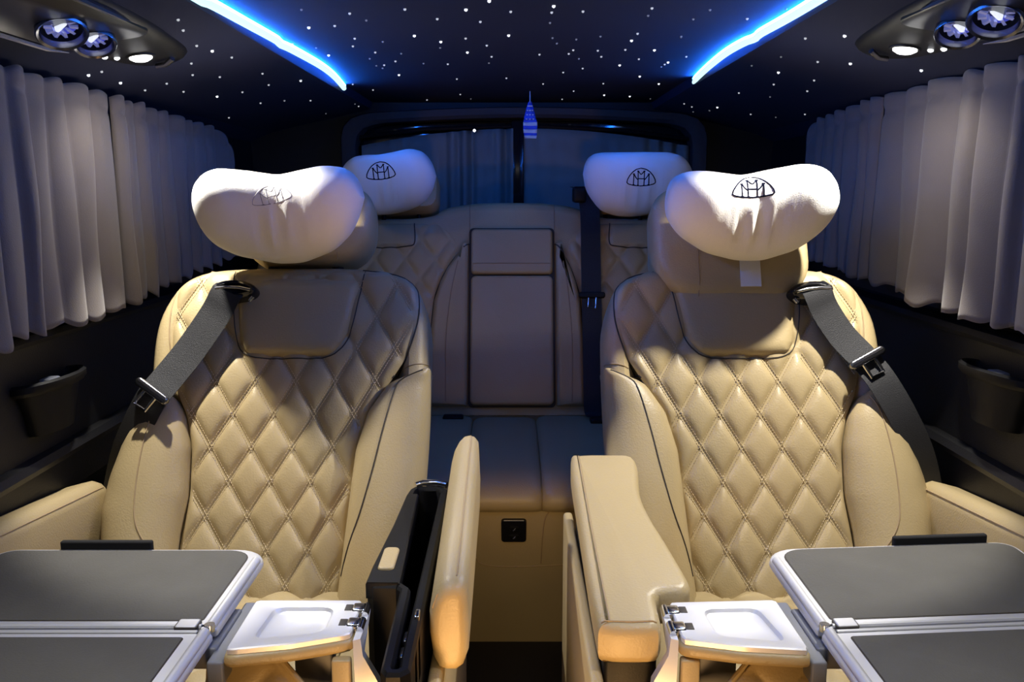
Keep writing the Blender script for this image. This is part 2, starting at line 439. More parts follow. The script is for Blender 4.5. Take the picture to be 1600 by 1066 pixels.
def rear_curtain(xa, xb, seed, label, dense):
    r = random.Random(seed); nc = 150; nr = 14; v = []
    ph = [(r.uniform(60, 170), r.uniform(0, 6), r.uniform(0.2, 0.6)) for _ in range(4)]
    for i in range(nr):
        t = i / (nr - 1)
        for j in range(nc):
            u = j / (nc - 1); x = xa + (xb - xa) * u
            w = dense(u)
            o = sum(k * sin(f * x + p) for f, p, k in ph)
            zt = 1.288 - 0.05 * ((x - 0.037) / 0.5) ** 2
            v.append((x, 2.910 + w * 0.012 * o - 0.003 * t, zt + (0.93 - zt) * t))
    o = mk('rear_curtain', v, grid_faces(nr, nc), M['rear_curtain'], label=label, cat='curtain', group='rear window curtains', sharp=None, recalc=False)
    s = o.modifiers.new('thickness', 'SOLIDIFY'); s.thickness = 0.002


rear_curtain(-0.478, 0.004, 5, 'grey green curtain over the left half of the rear window, bunched near the middle', lambda u: 0.15 + 0.9 * ss((u - 0.45) / 0.3))
rear_curtain(0.034, 0.562, 6, 'grey green curtain over the right half of the rear window, mostly smooth', lambda u: 0.15 + 0.8 * ss((u - 0.6) / 0.3))
G().tube([(-0.488, 2.905, 1.26), (-0.3, 2.905, 1.285), (0.04, 2.905, 1.297), (0.35, 2.905, 1.283), (0.562, 2.905, 1.255)], 0.006, 8).mk('curtain_rail', M['black_plastic'], label='black curtain rail under the top trim of the rear window', cat='rail')
g = G(); g.tube([(-0.118, 2.892, 1.283), (-0.118, 2.880, 1.280)], 0.006, 12)  # reflection of a light in the rear glass, built as a small glowing dot
r_ = empty('glass_glint', (-0.118, 2.89, 1.276), 'tiny glowing dot standing in for a light reflected in the rear window glass', 'glint')
g.mk('glint_backing', M['black_plastic'], r_)
G().tube([(-0.118, 2.8805, 1.280), (-0.118, 2.8785, 1.280)], 0.0045, 12).mk('lens', M['led_dot'], r_)  # glowing disc that imitates the reflected light, not a lamp lens

# striped pennant hanging before the rear window
root = empty('pennant', (0.05, 2.62, 1.235), 'small blue and white striped pennant hanging before the rear window', 'pennant')
rows = [(1.343, 0.004, 0.051), (1.330, 0.009, 0.051), (1.318, 0.012, 0.051), (1.306, 0.015, 0.051), (1.294, 0.0175, 0.051), (1.286, 0.020, 0.052), (1.276, 0.020, 0.052), (1.266, 0.020, 0.052), (1.256, 0.019, 0.052), (1.249, 0.018, 0.053), (1.241, 0.017, 0.053)]
pat = [0, 0, 0, 0, 0, 1, 0, 1, 0, 1]
cl = {0: G(), 1: G()}
for k in range(len(rows) - 1):
    for q in range(1):
        (za, wa, xa), (zb, wb, xb) = rows[k], rows[k + 1]
        ra = [[(x + s * w, 2.62 + 0.006 * sin(3 * s + z * 80) + dy, z) for s in (-1, -0.6, -0.2, 0.2, 0.6, 1)] for (z, w, x), dy in ((rows[k], 0), (rows[k + 1], 0))]
        rb = [[p for p in r] + [(p[0], p[1] + 0.002, p[2]) for p in r[::-1]] for r in ra]
        cl[pat[k]].loft(rb)
cl[0].mk('blue_cloth', M['flag_blue'], root, sharp=None)
cl[1].mk('white_stripes', M['flag_white'], root, sharp=None)
g = G()
for k in range(1, 5):
    z, w, x = rows[k]
    for s in (-0.55, 0.0, 0.55):
        g.box(x + s * w - 0.0022, x + s * w + 0.0022, 2.611, 2.6145, z - 0.0015, z + 0.0015)
g.mk('white_dots', M['flag_white'], root, kind='stuff')
G().tube([(0.051, 2.621, 1.340), (0.051, 2.621, 1.3718)], 0.0012, 6).mk('cord', M['flag_white'], root)

# ---------------------------------------------------------------- overhead consoles with vents and reading lamps
def console(sg):
    side = 'left' if sg < 0 else 'right'
    dy = 0.0 if sg < 0 else -0.083
    zo = lambda x, h: 1.327 - (x - 0.51) * 0.165 - h + 0.018          # underside of the sloping roof edge
    root = empty('overhead_console', (sg * 0.60, 1.2, 1.29), 'glossy black overhead console with two round vents above the %s curtain' % side, 'overhead console', 'overhead consoles')
    fn = lambda a, b, h: (sg * a, b + dy, zo(a, h))
    body = catmull([(0.520, 0.55), (0.518, 1.0), (0.522, 1.30), (0.532, 1.44), (0.552, 1.590), (0.60, 1.645), (0.650, 1.615), (0.672, 1.51), (0.682, 1.30), (0.690, 1.0), (0.692, 0.55)], 80, True)
    body = [(p.x, p.y) for p in [Vector((q[0], q[1], 0)) for q in body]]
    pad(body, [(0, -0.012), (0, 0.008), (0.004, 0.014), (0.012, 0.018)], fn).mk('housing', M['black_plastic'], root)
    face = rrect(0.532, 0.672, 0.60, 1.390, [0.02, 0.02, 0.05, 0.03])
    pad(face, [(0, 0.012), (0, 0.0195), (0.002, 0.0205)], fn).mk('panel', M['console_face'], root, label='smooth black face of the console')
    for xa, yb, nm in ((0.527, 1.30, 'inner'), (0.679, 1.42, 'outer')):
        G().tube([fn(xa, y, 0.020) for y in (0.6, 0.9, 1.1, yb - 0.06)] + [fn(xa + (0.004 if nm == 'inner' else -0.003), yb, 0.018)], [0.0052, 0.0052, 0.0052, 0.0045, 0.001], 8).mk('chrome_strip', M['chrome'], root)
    # two round vents, tilted towards the seats
    for y, x, rad in ((1.245, 0.600, 0.0315), (1.335, 0.598, 0.0285)):
        c = Vector(fn(x, y, 0.027)); ax = Vector((-sg * 0.30, -0.42, -0.85)).normalized()
        q = ax.to_track_quat('Z', 'Y').to_matrix()
        place = lambda p, c=c, q=q: c + q @ Vector(p)
        cir = lambda r, z, n=32: [place((r * cos(2 * pi * k / n), r * sin(2 * pi * k / n), z)) for k in range(n)]
        v = G(); v.loft([cir(rad * 1.0, -0.022), cir(rad * 1.04, 0.002), cir(rad * 1.06, 0.006), cir(rad * 1.0, 0.009), cir(rad * 0.90, 0.007), cir(rad * 0.86, 0.001), cir(rad * 0.84, -0.006)], (True, False))
        ring = v.mk('vent', M['dark_chrome'], root, label='round air vent with blue lit blades')
        G().loft([cir(rad * 0.86, -0.001), cir(rad * 0.80, -0.008), cir(rad * 0.70, -0.010)], (False, False)).mk('throat', M['black_inside'], ring)
        G().loft([cir(rad * 0.70, -0.010), cir(rad * 0.66, -0.014), cir(rad * 0.2, -0.016)], (False, True)).mk('bowl', M['vent_blue'], ring)
        for k in range(10):
            a = 2 * pi * k / 10
            b = G(); b.box(rad * 0.34, rad * 0.66, -0.0019, 0.0019, -0.011, -0.003)
            b.xf(lambda p, a=a: place((p.x * cos(a) - (p.y + (p.z + 0.007) * 0.6) * sin(a), p.x * sin(a) + (p.y + (p.z + 0.007) * 0.6) * cos(a), p.z)))
            b.mk('blade', M['vent_fin'], ring, smooth=False)
        b = G(); b.box(-0.0035, 0.0035, -rad * 0.34, rad * 0.34, -0.012, -0.002, 0.003); a = 0.45 * sg
        b.xf(lambda p: place((p.x * cos(a) - p.y * sin(a), p.x * sin(a) + p.y * cos(a), p.z)))
        b.mk('centre_bar', M['vent_white'], ring)
    # reading lamp, two LED dots and the small lever
    lx, ly = 0.611, 1.532
    oval = [(lx + 0.017 * cos(2 * pi * k / 28), ly + 0.022 * sin(2 * pi * k / 28)) for k in range(28)]
    bez = [(lx + 0.023 * cos(2 * pi * k / 28), ly + 0.028 * sin(2 * pi * k / 28)) for k in range(28)]
    lb = pad(bez, [(0, 0.014), (0, 0.0195), (0.002, 0.021), (0.006, 0.0195)], fn).mk('reading_lamp', M['black_plastic'], root)
    pad(oval, [(0, 0.016), (0, 0.0215), (0.006, 0.0250), (0.014, 0.0265)], fn).mk('lens', M['lens'], lb, label='brightly lit white lens')
    for ax_, ay in ((0.642, 1.512), (0.652, 1.490)):
        pad([(ax_ + 0.0042 * cos(2 * pi * k / 12), ay + 0.0055 * sin(2 * pi * k / 12)) for k in range(12)], [(0, 0.016), (0, 0.020), (0.002, 0.0215)], fn).mk('led_dot', M['led_dot'], root)
    G().tube([fn(0.576, 1.578, 0.021), fn(0.592, 1.588, 0.027), fn(0.610, 1.596, 0.025)], 0.0045, 10).mk('lever', M['dark_chrome'], root)


console(-1); console(1)


# ---------------------------------------------------------------- cup holders and switches on the side panels
def cup_holder(sg, y, z):
    side = 'left' if sg < 0 else 'right'
    root = empty('cup_holder', (sg * 0.78, y, z - 0.09), 'black oval cup holder set into the dark %s side panel' % side, 'cup holder', 'cup holders in the side panels')
    ov = lambda rx, ry, zz, n=36: [(sg * (0.790 - rx * cos(2 * pi * k / n)), y + ry * sin(2 * pi * k / n), zz + 0.12 * rx * cos(2 * pi * k / n)) for k in range(n)]
    G().loft([ov(0.045, 0.092, z - 0.012), ov(0.050, 0.098, z - 0.006), ov(0.050, 0.098, z + 0.004), ov(0.046, 0.092, z + 0.008), ov(0.040, 0.086, z + 0.005), ov(0.038, 0.083, z - 0.010)], (False, False)).mk('rim', M['black_plastic'], root)
    G().loft([ov(0.039, 0.085, z - 0.008), ov(0.034, 0.065, z - 0.05), ov(0.030, 0.055, z - 0.085), ov(0.004, 0.01, z - 0.088)], (False, True)).mk('cup', M['black_plastic'], root)
    G().box(*sorted((sg * 0.755, sg * 0.775)), y - 0.055, y - 0.02, z + 0.004, z + 0.012, 0.003).mk('spring_clip', M['grey_plastic'], root)


cup_holder(-1, 1.49, 0.775); cup_holder(1, 1.42, 0.800)
root = empty('window_switch', (-0.775, 1.22, 0.70), 'small chrome edged switch low on the left side panel', 'switch')
G().box(-0.799, -0.772, 1.16, 1.26, 0.722, 0.732, 0.004).mk('switch_base', M['gloss_black'], root)
for y in (1.195, 1.225):
    G().box(-0.796, -0.779, y - 0.009, y + 0.009, 0.731, 0.738, 0.003).mk('button', M['chrome'], root)

# ---------------------------------------------------------------- seats
AL = radians(22); SA, CA = sin(AL), cos(AL)


class Frame:
    def __init__(self, sg, xc, y0, z0, al):
        self.sg, self.xc, self.y0, self.z0 = sg, xc, y0, z0; self.s, self.c = sin(al), cos(al)

    def __call__(self, s, t, n): return Vector((self.sg * (self.xc + s), self.y0 + t * self.s - n * self.c, self.z0 + t * self.c + n * self.s))

    def N(self): return Vector((0, -self.c, self.s))

    def hit(self, trees, s, t, lift=0.0):
        o = self(s, t, 0.5); best = None
        for tr in trees:
            h = tr.ray_cast(o, -self.N(), 1.0)
            if h[0] is not None and (best is None or h[3] < best[1]): best = (h[0], h[3])
        return (best[0] if best else self(s, t, 0)) + self.N() * lift


QA, QB = 0.0368, 0.061


def quilt(s, t, H=0.0088, qa=QA, qb=QB, s0=-0.04, t0=0.267, tau=0.0062):
    a = ((s - s0) / qa + (t - t0) / qb) / 2; b = ((s - s0) / qa - (t - t0) / qb) / 2
    sp = 2 / sqrt(1 / qa ** 2 + 1 / qb ** 2)
    da = abs(a - round(a)) * sp; db = abs(b - round(b)) * sp
    k = (1 - exp(-max(0, da - 0.0026) / tau)) * (1 - exp(-max(0, db - 0.0026) / tau))
    ridge = 0.0012 * (exp(-((da - 0.0030) / 0.0012) ** 2) + exp(-((db - 0.0030) / 0.0012) ** 2))
    return H * k + ridge


SL = [(-0.2, -0.095), (-0.05, -0.100), (0.02, -0.106), (0.11, -0.114), (0.20, -0.122), (0.27, -0.142), (0.325, -0.178), (0.37, -0.207), (0.443, -0.226), (0.505, -0.220), (0.525, -0.198), (0.54, -0.15)]
SR = [(-0.2, 0.200), (-0.05, 0.190), (0.05, 0.183), (0.12, 0.174), (0.204, 0.177), (0.262, 0.190), (0.30, 0.208), (0.37, 0.224), (0.443, 0.230), (0.505, 0.222), (0.525, 0.200), (0.54, 0.15)]
IN_SIL = [(-0.2, -0.222), (0, -0.232), (0.16, -0.246), (0.25, -0.250), (0.35, -0.252)]
OUT_SIL = [(-0.2, 0.285), (-0.05, 0.312), (0.05, 0.325), (0.09, 0.330), (0.15, 0.322), (0.225, 0.300), (0.28, 0.275), (0.32, 0.262)]
IN_EDGE = [(-0.2, -0.093), (-0.05, -0.098), (0.02, -0.104), (0.11, -0.112), (0.20, -0.120), (0.27, -0.140), (0.322, -0.176), (0.336, -0.210), (0.350, -0.245)]
OUT_EDGE = [(-0.2, 0.202), (-0.05, 0.192), (0.05, 0.185), (0.12, 0.176), (0.204, 0.179), (0.262, 0.192), (0.292, 0.210), (0.308, 0.232), (0.320, 0.258)]


def base_n(s): return 0.30 * s * s


def backrest(F, root):
    """shell, quilted centre, bolsters, neck panel with their seams"""
    pts = [(-0.222, -0.20), (-0.232, 0.0), (-0.243, 0.16), (-0.248, 0.28), (-0.249, 0.37), (-0.245, 0.445), (-0.219, 0.515), (-0.17, 0.545), (-0.08, 0.555), (0.0, 0.556), (0.08, 0.555), (0.175, 0.545), (0.226, 0.515), (0.255, 0.465), (0.266, 0.41), (0.266, 0.33), (0.262, 0.25), (0.268, 0.1), (0.275, 0.0), (0.270, -0.20)]
    out = [(p[0], p[1]) for p in catmull([(a, b, 0) for a, b in pts], 150, True)]
    shell = G()
    pad(out, [(0.05, -0.135), (0.02, -0.13), (0.004, -0.115), (0.0, -0.09), (0.0, -0.045), (0.004, -0.022), (0.012, -0.008), (0.024, -0.001), (0.036, 0.0), (0.046, -0.008), (0.06, -0.035)], lambda a, b, h: F(a, b, h + base_n(a)), shell)
    so = shell.mk('backrest', M['leather'], root)
    trees = [bvh(shell)]
    # quilted centre panel
    nr, nc = 250, 130; v = []
    for i in range(nr):
        t = -0.2 + 0.738 * i / (nr - 1); a, b = smo(SL, t, 0.012), smo(SR, t, 0.012)
        for j in range(nc):
            u = j / (nc - 1); s = a + (b - a) * u
            e = min(u, 1 - u) * (b - a); e = min(e, (0.538 - t) * 1.2)
            f = 1 - exp(-max(0, e) / 0.008)
            v.append(F(s, t, base_n(s) - 0.004 + f * (0.006 + quilt(s, t))))
    q = G().add(v, grid_faces(nr, nc)); trees.append(bvh(q))
    qo = q.mk('quilted_panel', M['leather'], root, sharp=None, recalc=False)
    # twin rows of stitches along the seams of the quilting
    st = G()
    def stitch(fam):
        k0 = -14
        for k in range(-14, 15):
            for off in (-1, 1):
                u = -0.8
                while u < 0.8:
                    # position along the seam: unit direction and normal of the family in (s, t)
                    L = sqrt(QA ** 2 + QB ** 2); d = (QA / L, (-QB if fam == 0 else QB) / L); nn = (QB / L, (QA if fam == 0 else -QA) / L)
                    sp = 2 / sqrt(1 / QA ** 2 + 1 / QB ** 2)
                    P = []
                    for w in (0, 0.0034):
                        s = -0.04 + nn[0] * (k * sp + off * 0.0030) + d[0] * (u + w); t = 0.267 + nn[1] * (k * sp + off * 0.0030) + d[1] * (u + w)
                        P.append((s, t))
                    u += 0.0052
                    s, t = P[0]
                    if not (-0.14 < t < 0.522): continue
                    if not (smo(SL, t) + 0.008 < s < smo(SR, t) - 0.008): continue
                    if t > 0.372 and -0.115 < s < 0.115: continue
                    rings = []
                    for s, t in P:
                        n = base_n(s) + 0.002 + quilt(s, t)
                        rings.append([F(s - nn[0] * 0.0007, t - nn[1] * 0.0007, n), F(s, t, n + 0.0011), F(s + nn[0] * 0.0007, t + nn[1] * 0.0007, n)])
                    st.loft(rings, (False, False), closed=False)
    stitch(0); stitch(1)
    st.mk('stitching', M['thread'], qo, smooth=False, kind='stuff', recalc=False, label='twin rows of sand coloured stitches along the diamond seams')
    # side bolsters
    XS = [(0, -0.25), (0.0, 0.10), (0.02, 0.36), (0.07, 0.58), (0.16, 0.78), (0.28, 0.92), (0.42, 1.0), (0.58, 1.0), (0.72, 0.90), (0.84, 0.70), (0.93, 0.38), (0.985, -0.05), (1.0, -0.5), (0.985, -1.2), (0.94, -1.6)]
    for nm, ED, SI, tt in (('inner', IN_EDGE, IN_SIL, 0.349), ('outer', OUT_EDGE, OUT_SIL, 0.319)):
        b = G(); rings = []
        for i in range(70):
            t = -0.2 + (tt + 0.2) * (i / 69) ** 0.92
            e, o = smo(ED, t, 0.006), smo(SI, t, 0.01)
            h = (0.050 if nm == 'inner' else 0.062) * (max(0, 1 - ((t + 0.2) / (tt + 0.2)) ** 5)) ** 0.5 * (0.75 + 0.25 * ss((0.25 - t) / 0.3)) + 0.004
            rg = []
            for w, k in XS:
                s = e + (o - e) * w
                n = base_n(e) + h * k if k > 0 else base_n(e) + 0.050 * k
                rg.append(F(s, t, n))
            rings.append(rg)
        m_ = len(XS)
        v = [p for r in rings for p in r]
        # refine across
        b.add(v, grid_faces(len(rings), m_))
        trees.append(bvh(b))
        b.mk('side_bolster', M['leather'], root, sharp=None, recalc=False)
    # neck panel below the headrest
    NL = [(0.372, -0.045), (0.376, -0.068), (0.384, -0.082), (0.40, -0.095), (0.44, -0.108), (0.49, -0.117), (0.54, -0.124), (0.575, -0.12)]
    NR = [(0.372, 0.070), (0.376, 0.084), (0.384, 0.098), (0.40, 0.106), (0.44, 0.113), (0.49, 0.118), (0.54, 0.122), (0.575, 0.12)]
    nr, nc = 60, 60; v = []
    for i in range(nr):
        t = 0.372 + 0.198 * (i / (nr - 1)) ** 1.3; a, b_ = tab(NL, t), tab(NR, t)
        for j in range(nc):
            u = 0.5 - 0.5 * cos(pi * j / (nc - 1)); s = a + (b_ - a) * u
            e = min(u, 1 - u) * (b_ - a); e = min(e, t - 0.372)
            f = (1 - exp(-e / 0.007))
            roll = max(0, t - 0.500)
            v.append(F(s, t - roll * 0.35, base_n(s) - 0.003 + f * 0.026 - 14 * roll ** 2 - 0.4 * s * s))
    nk = G().add(v, grid_faces(nr, nc)); trees.append(bvh(nk))
    nk.mk('neck_panel', M['leather'], root, sharp=None, recalc=False)
    # piping and seams
    def seam(name, pts, r=0.0016, m='piping', lift=0.0006, n=60):
        P = catmull([(a, b, 0) for a, b in pts], n)
        g = G().tube([F.hit(trees, p.x, p.y, lift) for p in P], r, 6)
        g.mk(name, M[m], root)
    seam('piping', [(-0.240, 0.345), (-0.204, 0.328), (-0.190, 0.305), (-0.172, 0.235), (-0.157, 0.165), (-0.138, 0.09), (-0.118, 0.03), (-0.106, -0.02)], 0.0013)
    seam('seam', [(0.226, 0.295), (0.240, 0.258), (0.249, 0.185), (0.249, 0.112), (0.240, 0.065), (0.215, 0.025), (0.196, 0.005)], 0.0013, 'seam')
    seam('piping', [(-0.118, 0.545), (-0.19, 0.532), (-0.222, 0.507), (-0.228, 0.443), (-0.207, 0.37), (-0.182, 0.333)], 0.0015)
    seam('seam', [(0.118, 0.545), (0.19, 0.532), (0.224, 0.507), (0.233, 0.443), (0.226, 0.37), (0.21, 0.312)], 0.0013, 'seam')
    seam('seam', [(-0.124, 0.54), (-0.117, 0.49), (-0.108, 0.44), (-0.095, 0.40), (-0.081, 0.383), (-0.066, 0.374), (-0.03, 0.370), (0.06, 0.370), (0.085, 0.375), (0.100, 0.385), (0.107, 0.40), (0.114, 0.44), (0.119, 0.49), (0.123, 0.54)], 0.0011, 'piping')
    seam('seam', [(-0.2475, 0.36), (-0.225, 0.358), (-0.205, 0.352)], 0.0012, 'seam', n=20)
    return trees


def headrest(F, root, t0, t1, half=0.145, pull=-0.02):
    tm = 0.5 * (t0 + t1)
    o = rrect(-half - 0.004, half - 0.006, t0, t1, [0.075, 0.07, 0.05, 0.05], 8)
    pr = [(0.035, -0.105), (0.012, -0.098), (0.003, -0.08), (0.0, -0.05), (0.0, 0.0), (0.004, 0.016), (0.014, 0.026), (0.032, 0.030)]
    ho = pad(o, pr, lambda a, b, h: F(a, b, h + 0.012 + pull)).mk('headrest', M['leather'], root)
    for s in (-0.062, 0.062):
        G().tube([F(s, t0 + 0.03, -0.035 + pull), F(s, 0.525, -0.05)], 0.0065, 12).mk('headrest_post', M['chrome'], root)
        G().tube([F(s, 0.567, -0.047), F(s, 0.543, -0.050)], 0.012, 14).mk('post_collar', M['black_plastic'], root)
    G().tube([F(-0.072, t0 + 0.001, 0.030 + pull), F(-0.072, t0 + 0.03, 0.043 + pull), F(-0.072, t1 - 0.03, 0.043 + pull)], 0.0010, 6).mk('seam', M['seam'], ho)


def seat_belt(F, root, path, gpos, tongue, width=0.050):
    P = catmull([F(*p) for p in path], 50)
    rings = []
    for i, p in enumerate(P):
        d = (P[min(i + 1, 49)] - P[max(i - 1, 0)]).normalized(); w = d.cross(F.N()).normalized() * (width / 2); n = F.N() * 0.0008
        rings.append([p - w - n, p + w - n, p + w + n, p - w + n])
    bt = G().loft(rings).mk('seat_belt', M['webbing'], root, sharp=30, label='black seat belt over the outer shoulder')
    # shoulder guide
    gx, gt, ang = gpos
    ca, sa = cos(ang), sin(ang)
    R = lambda a, b, h: F(gx + a * ca - b * sa, gt + a * sa + b * ca, h)
    o = [(0.041 * cos(2 * pi * k / 32), 0.019 * sin(2 * pi * k / 32)) for k in range(32)]
    pad(o, [(0, -0.008), (0, 0.040), (0.003, 0.050), (0.008, 0.055), (0.012, 0.052), (0.0145, 0.044)], R).mk('belt_guide', M['gloss_black'], bt)
    G().tube([R(-0.032, -0.002, 0.054), R(-0.012, 0.001, 0.056), R(0.012, 0.001, 0.056), R(0.032, -0.002, 0.054)], 0.0032, 10).mk('guide_bar', M['chrome'], bt)
    G().tube([R(-0.036, -0.012, 0.046), R(-0.030, -0.020, 0.044)], 0.004, 10).mk('guide_stud', M['chrome'], bt)
    # tongue: flattened bar over the webbing and the open plate
    tx, tt, ta, tn = tongue
    T = lambda a, b, h: F(tx + a * cos(ta) - b * sin(ta), tt + a * sin(ta) + b * cos(ta), tn + h)
    o = rrect(-0.036, 0.036, -0.008, 0.008, 0.0079, 6)
    pad(o, rnd(-0.006, 0.007, 0.004, 4, True), T).mk('belt_tongue', M['dark_chrome'], bt)
    G().tube([T(-0.012, -0.004, 0), T(-0.012, -0.034, 0), T(0.012, -0.034, 0), T(0.012, -0.004, 0)], 0.0036, 8).mk('tongue_plate', M['chrome'], bt)




def captain_seat(sg):
    side = 'left' if sg < 0 else 'right'
    xc = 0.403 if sg < 0 else 0.420
    F = Frame(sg, xc, 1.50, 0.44, AL)
    lab = {-1: 'tan diamond quilted captain seat on the left, its inner armrest lid flipped open',
           1: 'tan diamond quilted captain seat on the right, its inner armrest lid closed'}[sg]
    root = empty('captain_seat', (sg * xc, 1.45, 0.0), lab, 'seat', 'captain seats')
    backrest(F, root)
    if sg < 0: headrest(F, root, 0.560, 0.715, 0.131)
    else: headrest(F, root, 0.484, 0.705, 0.148, -0.008)
    # seat cushion with quilted middle, base and pedestal
    X = lambda x: sg * x
    fn = lambda a, b, h: (sg * (xc + a), b, h)
    o = rrect(-0.215, 0.265, 0.96, 1.58, [0.07, 0.07, 0.04, 0.04])
    pad(o, rnd(0.25, 0.385, 0.05, 6), fn).mk('seat_cushion', M['leather'], root)
    nr, nc = 90, 80; v = []
    for i in range(nr):
        y = 0.985 + 0.54 * i / (nr - 1)
        for j in range(nc):
            s = -0.135 + 0.31 * j / (nc - 1)
            e = min(s + 0.135, 0.175 - s, y - 0.985, 1.525 - y); f = 1 - exp(-max(0, e) / 0.008)
            v.append(fn(s, y, 0.381 + f * (0.008 + quilt(s, y, 0.010, 0.044, 0.052, 0.0, 1.2))))
    g = G().add(v, grid_faces(nr, nc)); g.mk('cushion_quilting', M['leather'], root, sharp=None, recalc=False)
    G().tube([fn(*p) for p in ((-0.135, 0.985, 0.386), (0.175, 0.985, 0.386), (0.175, 1.525, 0.386), (-0.135, 1.525, 0.386))], 0.0025, 6, True).mk('piping', M['leather'], root)
    g = G(); g.box(*sorted((X(xc - 0.20), X(xc + 0.25))), 1.02, 1.60, 0.10, 0.26, 0.02); g.mk('seat_base', M['black_plastic'], root)
    for a in (-0.15, 0.17):
        g = G(); g.box(*sorted((X(xc + a - 0.03), X(xc + a + 0.03))), 0.95, 1.70, 0.0, 0.11, 0.008); g.mk('floor_rail', M['black_plastic'], root)
    # leather side shield towards the aisle
    xs = 0.083 if sg < 0 else 0.091
    g = G(); g.box(*sorted((X(xs), X(xs + 0.016))), 0.93, 1.52, 0.03, 0.53, 0.006); g.mk('side_shield', M['leather'], root)
    g = G(); g.box(*sorted((X(xs + 0.01), X(xc - 0.19))), 1.30, 1.50, 0.15, 0.24, 0.01); g.mk('bracket', M['black_plastic'], root)
    # outer padded armrest along the side panel
    rings = []
    ya, yb, n = 1.02, 1.575, 44
    for i in range(n):
        y = ya + (yb - ya) * i / (n - 1)
        e = min((y - ya) / 0.03, (yb - y) / 0.04, 1); k = sqrt(max(0, 1 - (1 - e) ** 2)) * 0.985 + 0.015
        zb = 0.45
        zt = 0.636 - 0.055 * (y - 1.02) / 0.5
        sec = [(0.732, zb), (0.728, zb + 0.5 * (zt - zb)), (0.729, zt - 0.022), (0.732, zt - 0.010), (0.739, zt - 0.002), (0.750, zt + 0.002), (0.770, zt - 0.003), (0.796, zt - 0.010), (0.798, zt - 0.02), (0.798, zb)]
        cx, cz = 0.763, 0.5 * (zt + zb)
        rings.append([(X(cx + (a - cx) * (0.6 + 0.4 * k)), y, cz + (b - cz) * k) for a, b in sec])
    am = G().loft(rings); ao = am.mk('outer_armrest', M['leather'], root, sharp=60)
    tr = bvh(am)
    P = []
    for i in range(30):
        y = 1.06 + 0.48 * i / 29; zt = 0.636 - 0.055 * (y - 1.02) / 0.5
        h = tr.find_nearest((X(0.7315), y, zt - 0.010)); P.append(h[0] + h[1] * 0.0004)
    G().tube(P, 0.0014, 6).mk('seam', M['seam'], ao)
    # inner armrest
    if sg > 0:
        g = G(); g.box(0.108, 0.172, 0.985, 1.45, 0.26, 0.545, 0.006); g.mk('armrest_box', M['black_plastic'], root)
        o = catmull([(0.100, 1.0, 0), (0.0985, 1.25, 0), (0.099, 1.455, 0), (0.112, 1.475, 0), (0.16, 1.478, 0), (0.200, 1.474, 0), (0.209, 1.44, 0), (0.199, 1.33, 0), (0.204, 1.25, 0), (0.214, 1.18, 0), (0.223, 1.11, 0), (0.2265, 1.075, 0), (0.223, 1.060, 0), (0.215, 1.053, 0), (0.197, 1.051, 0), (0.183, 1.049, 0), (0.178, 1.040, 0), (0.177, 1.02, 0), (0.176, 0.99, 0), (0.170, 0.975, 0), (0.14, 0.972, 0), (0.108, 0.976, 0)], 110, True)
        o = [(p.x, p.y) for p in o]
        ar = pad(o, rnd(-0.050, 0.0, 0.013, 5, True), lambda a, b, h: (a, b, 0.592 + 0.056 * (b - 0.98) / 0.48 + h))
        lid = ar.mk('armrest_lid', M['leather'], root, label='closed padded inner armrest')
        tr = bvh(ar)
        for pts in ([(0.115, 0.985), (0.113, 1.2), (0.1125, 1.465)], [(0.105, 0.985), (0.14, 0.983), (0.170, 0.985)]):
            P = [tr.ray_cast(Vector((p.x, p.y, 1)), Vector((0, 0, -1)))[0] + Vector((0, 0, 0.0004)) for p in catmull([(a, b, 0) for a, b in pts], 40)]
            G().tube(P, 0.0012, 6).mk('seam', M['seam'], lid)
        seat_belt(F, root, [(0.132, 0.505, 0.034), (0.138, 0.486, 0.056), (0.152, 0.455, 0.046), (0.182, 0.405, 0.042), (0.215, 0.362, 0.048), (0.240, 0.320, 0.058), (0.275, 0.255, 0.052), (0.310, 0.185, 0.028), (0.335, 0.10, -0.01), (0.345, 0.0, -0.04), (0.345, -0.1, -0.06)], (0.132, 0.490, 0.10), (0.216, 0.360, 0.50, 0.061), 0.054)
    else:
        # open box: walls, flange and floor in one moulding, rim and button of their own
        o = [(p.x, p.y) for p in resample([Vector((x, y, 0)) for x, y in ((0.104, 0.85), (0.112, 0.84), (0.130, 0.84), (0.135, 0.85), (0.138, 1.046), (0.181, 1.048), (0.180, 1.10), (0.172, 1.25), (0.170, 1.41), (0.160, 1.43), (0.116, 1.43), (0.104, 1.41))], 90, True)]
        pad([(a, b) for a, b in o], [(0, 0.26), (0, 0.604), (0.003, 0.608), (0.010, 0.608), (0.013, 0.603), (0.014, 0.34)], lambda a, b, h: (X(a), b, h)).mk('armrest_box', M['black_plastic'], root, label='open black storage box under the flipped lid', sharp=30)
        G().box(X(0.122), X(0.117), 0.86, 1.415, 0.336, 0.342).mk('box_lining', M['black_inside'], root)
        fo = [(0.150, 1.38), (0.140, 1.049), (0.182, 1.049), (0.181, 1.10), (0.173, 1.25), (0.169, 1.38)]
        pad(fo, [(0, 0.590), (0, 0.609), (0.002, 0.611)], lambda a, b, h: (X(a), b, h)).mk('flange', M['black_plastic'], root, sharp=30)
        bo = rrect(0.152, 0.173, 1.085, 1.155, 0.007)
        pad(bo, rnd(0.608, 0.6145, 0.003), lambda a, b, h: (X(a), b, h)).mk('release_button', M['leather'], root, label='beige release pad on the box flange')
        G().tube([(X(0.160), 1.424, 0.611), (X(0.148), 1.431, 0.613), (X(0.125), 1.431, 0.613), (X(0.108), 1.424, 0.611)], 0.0055, 10).mk('box_rim', M['chrome'], root)
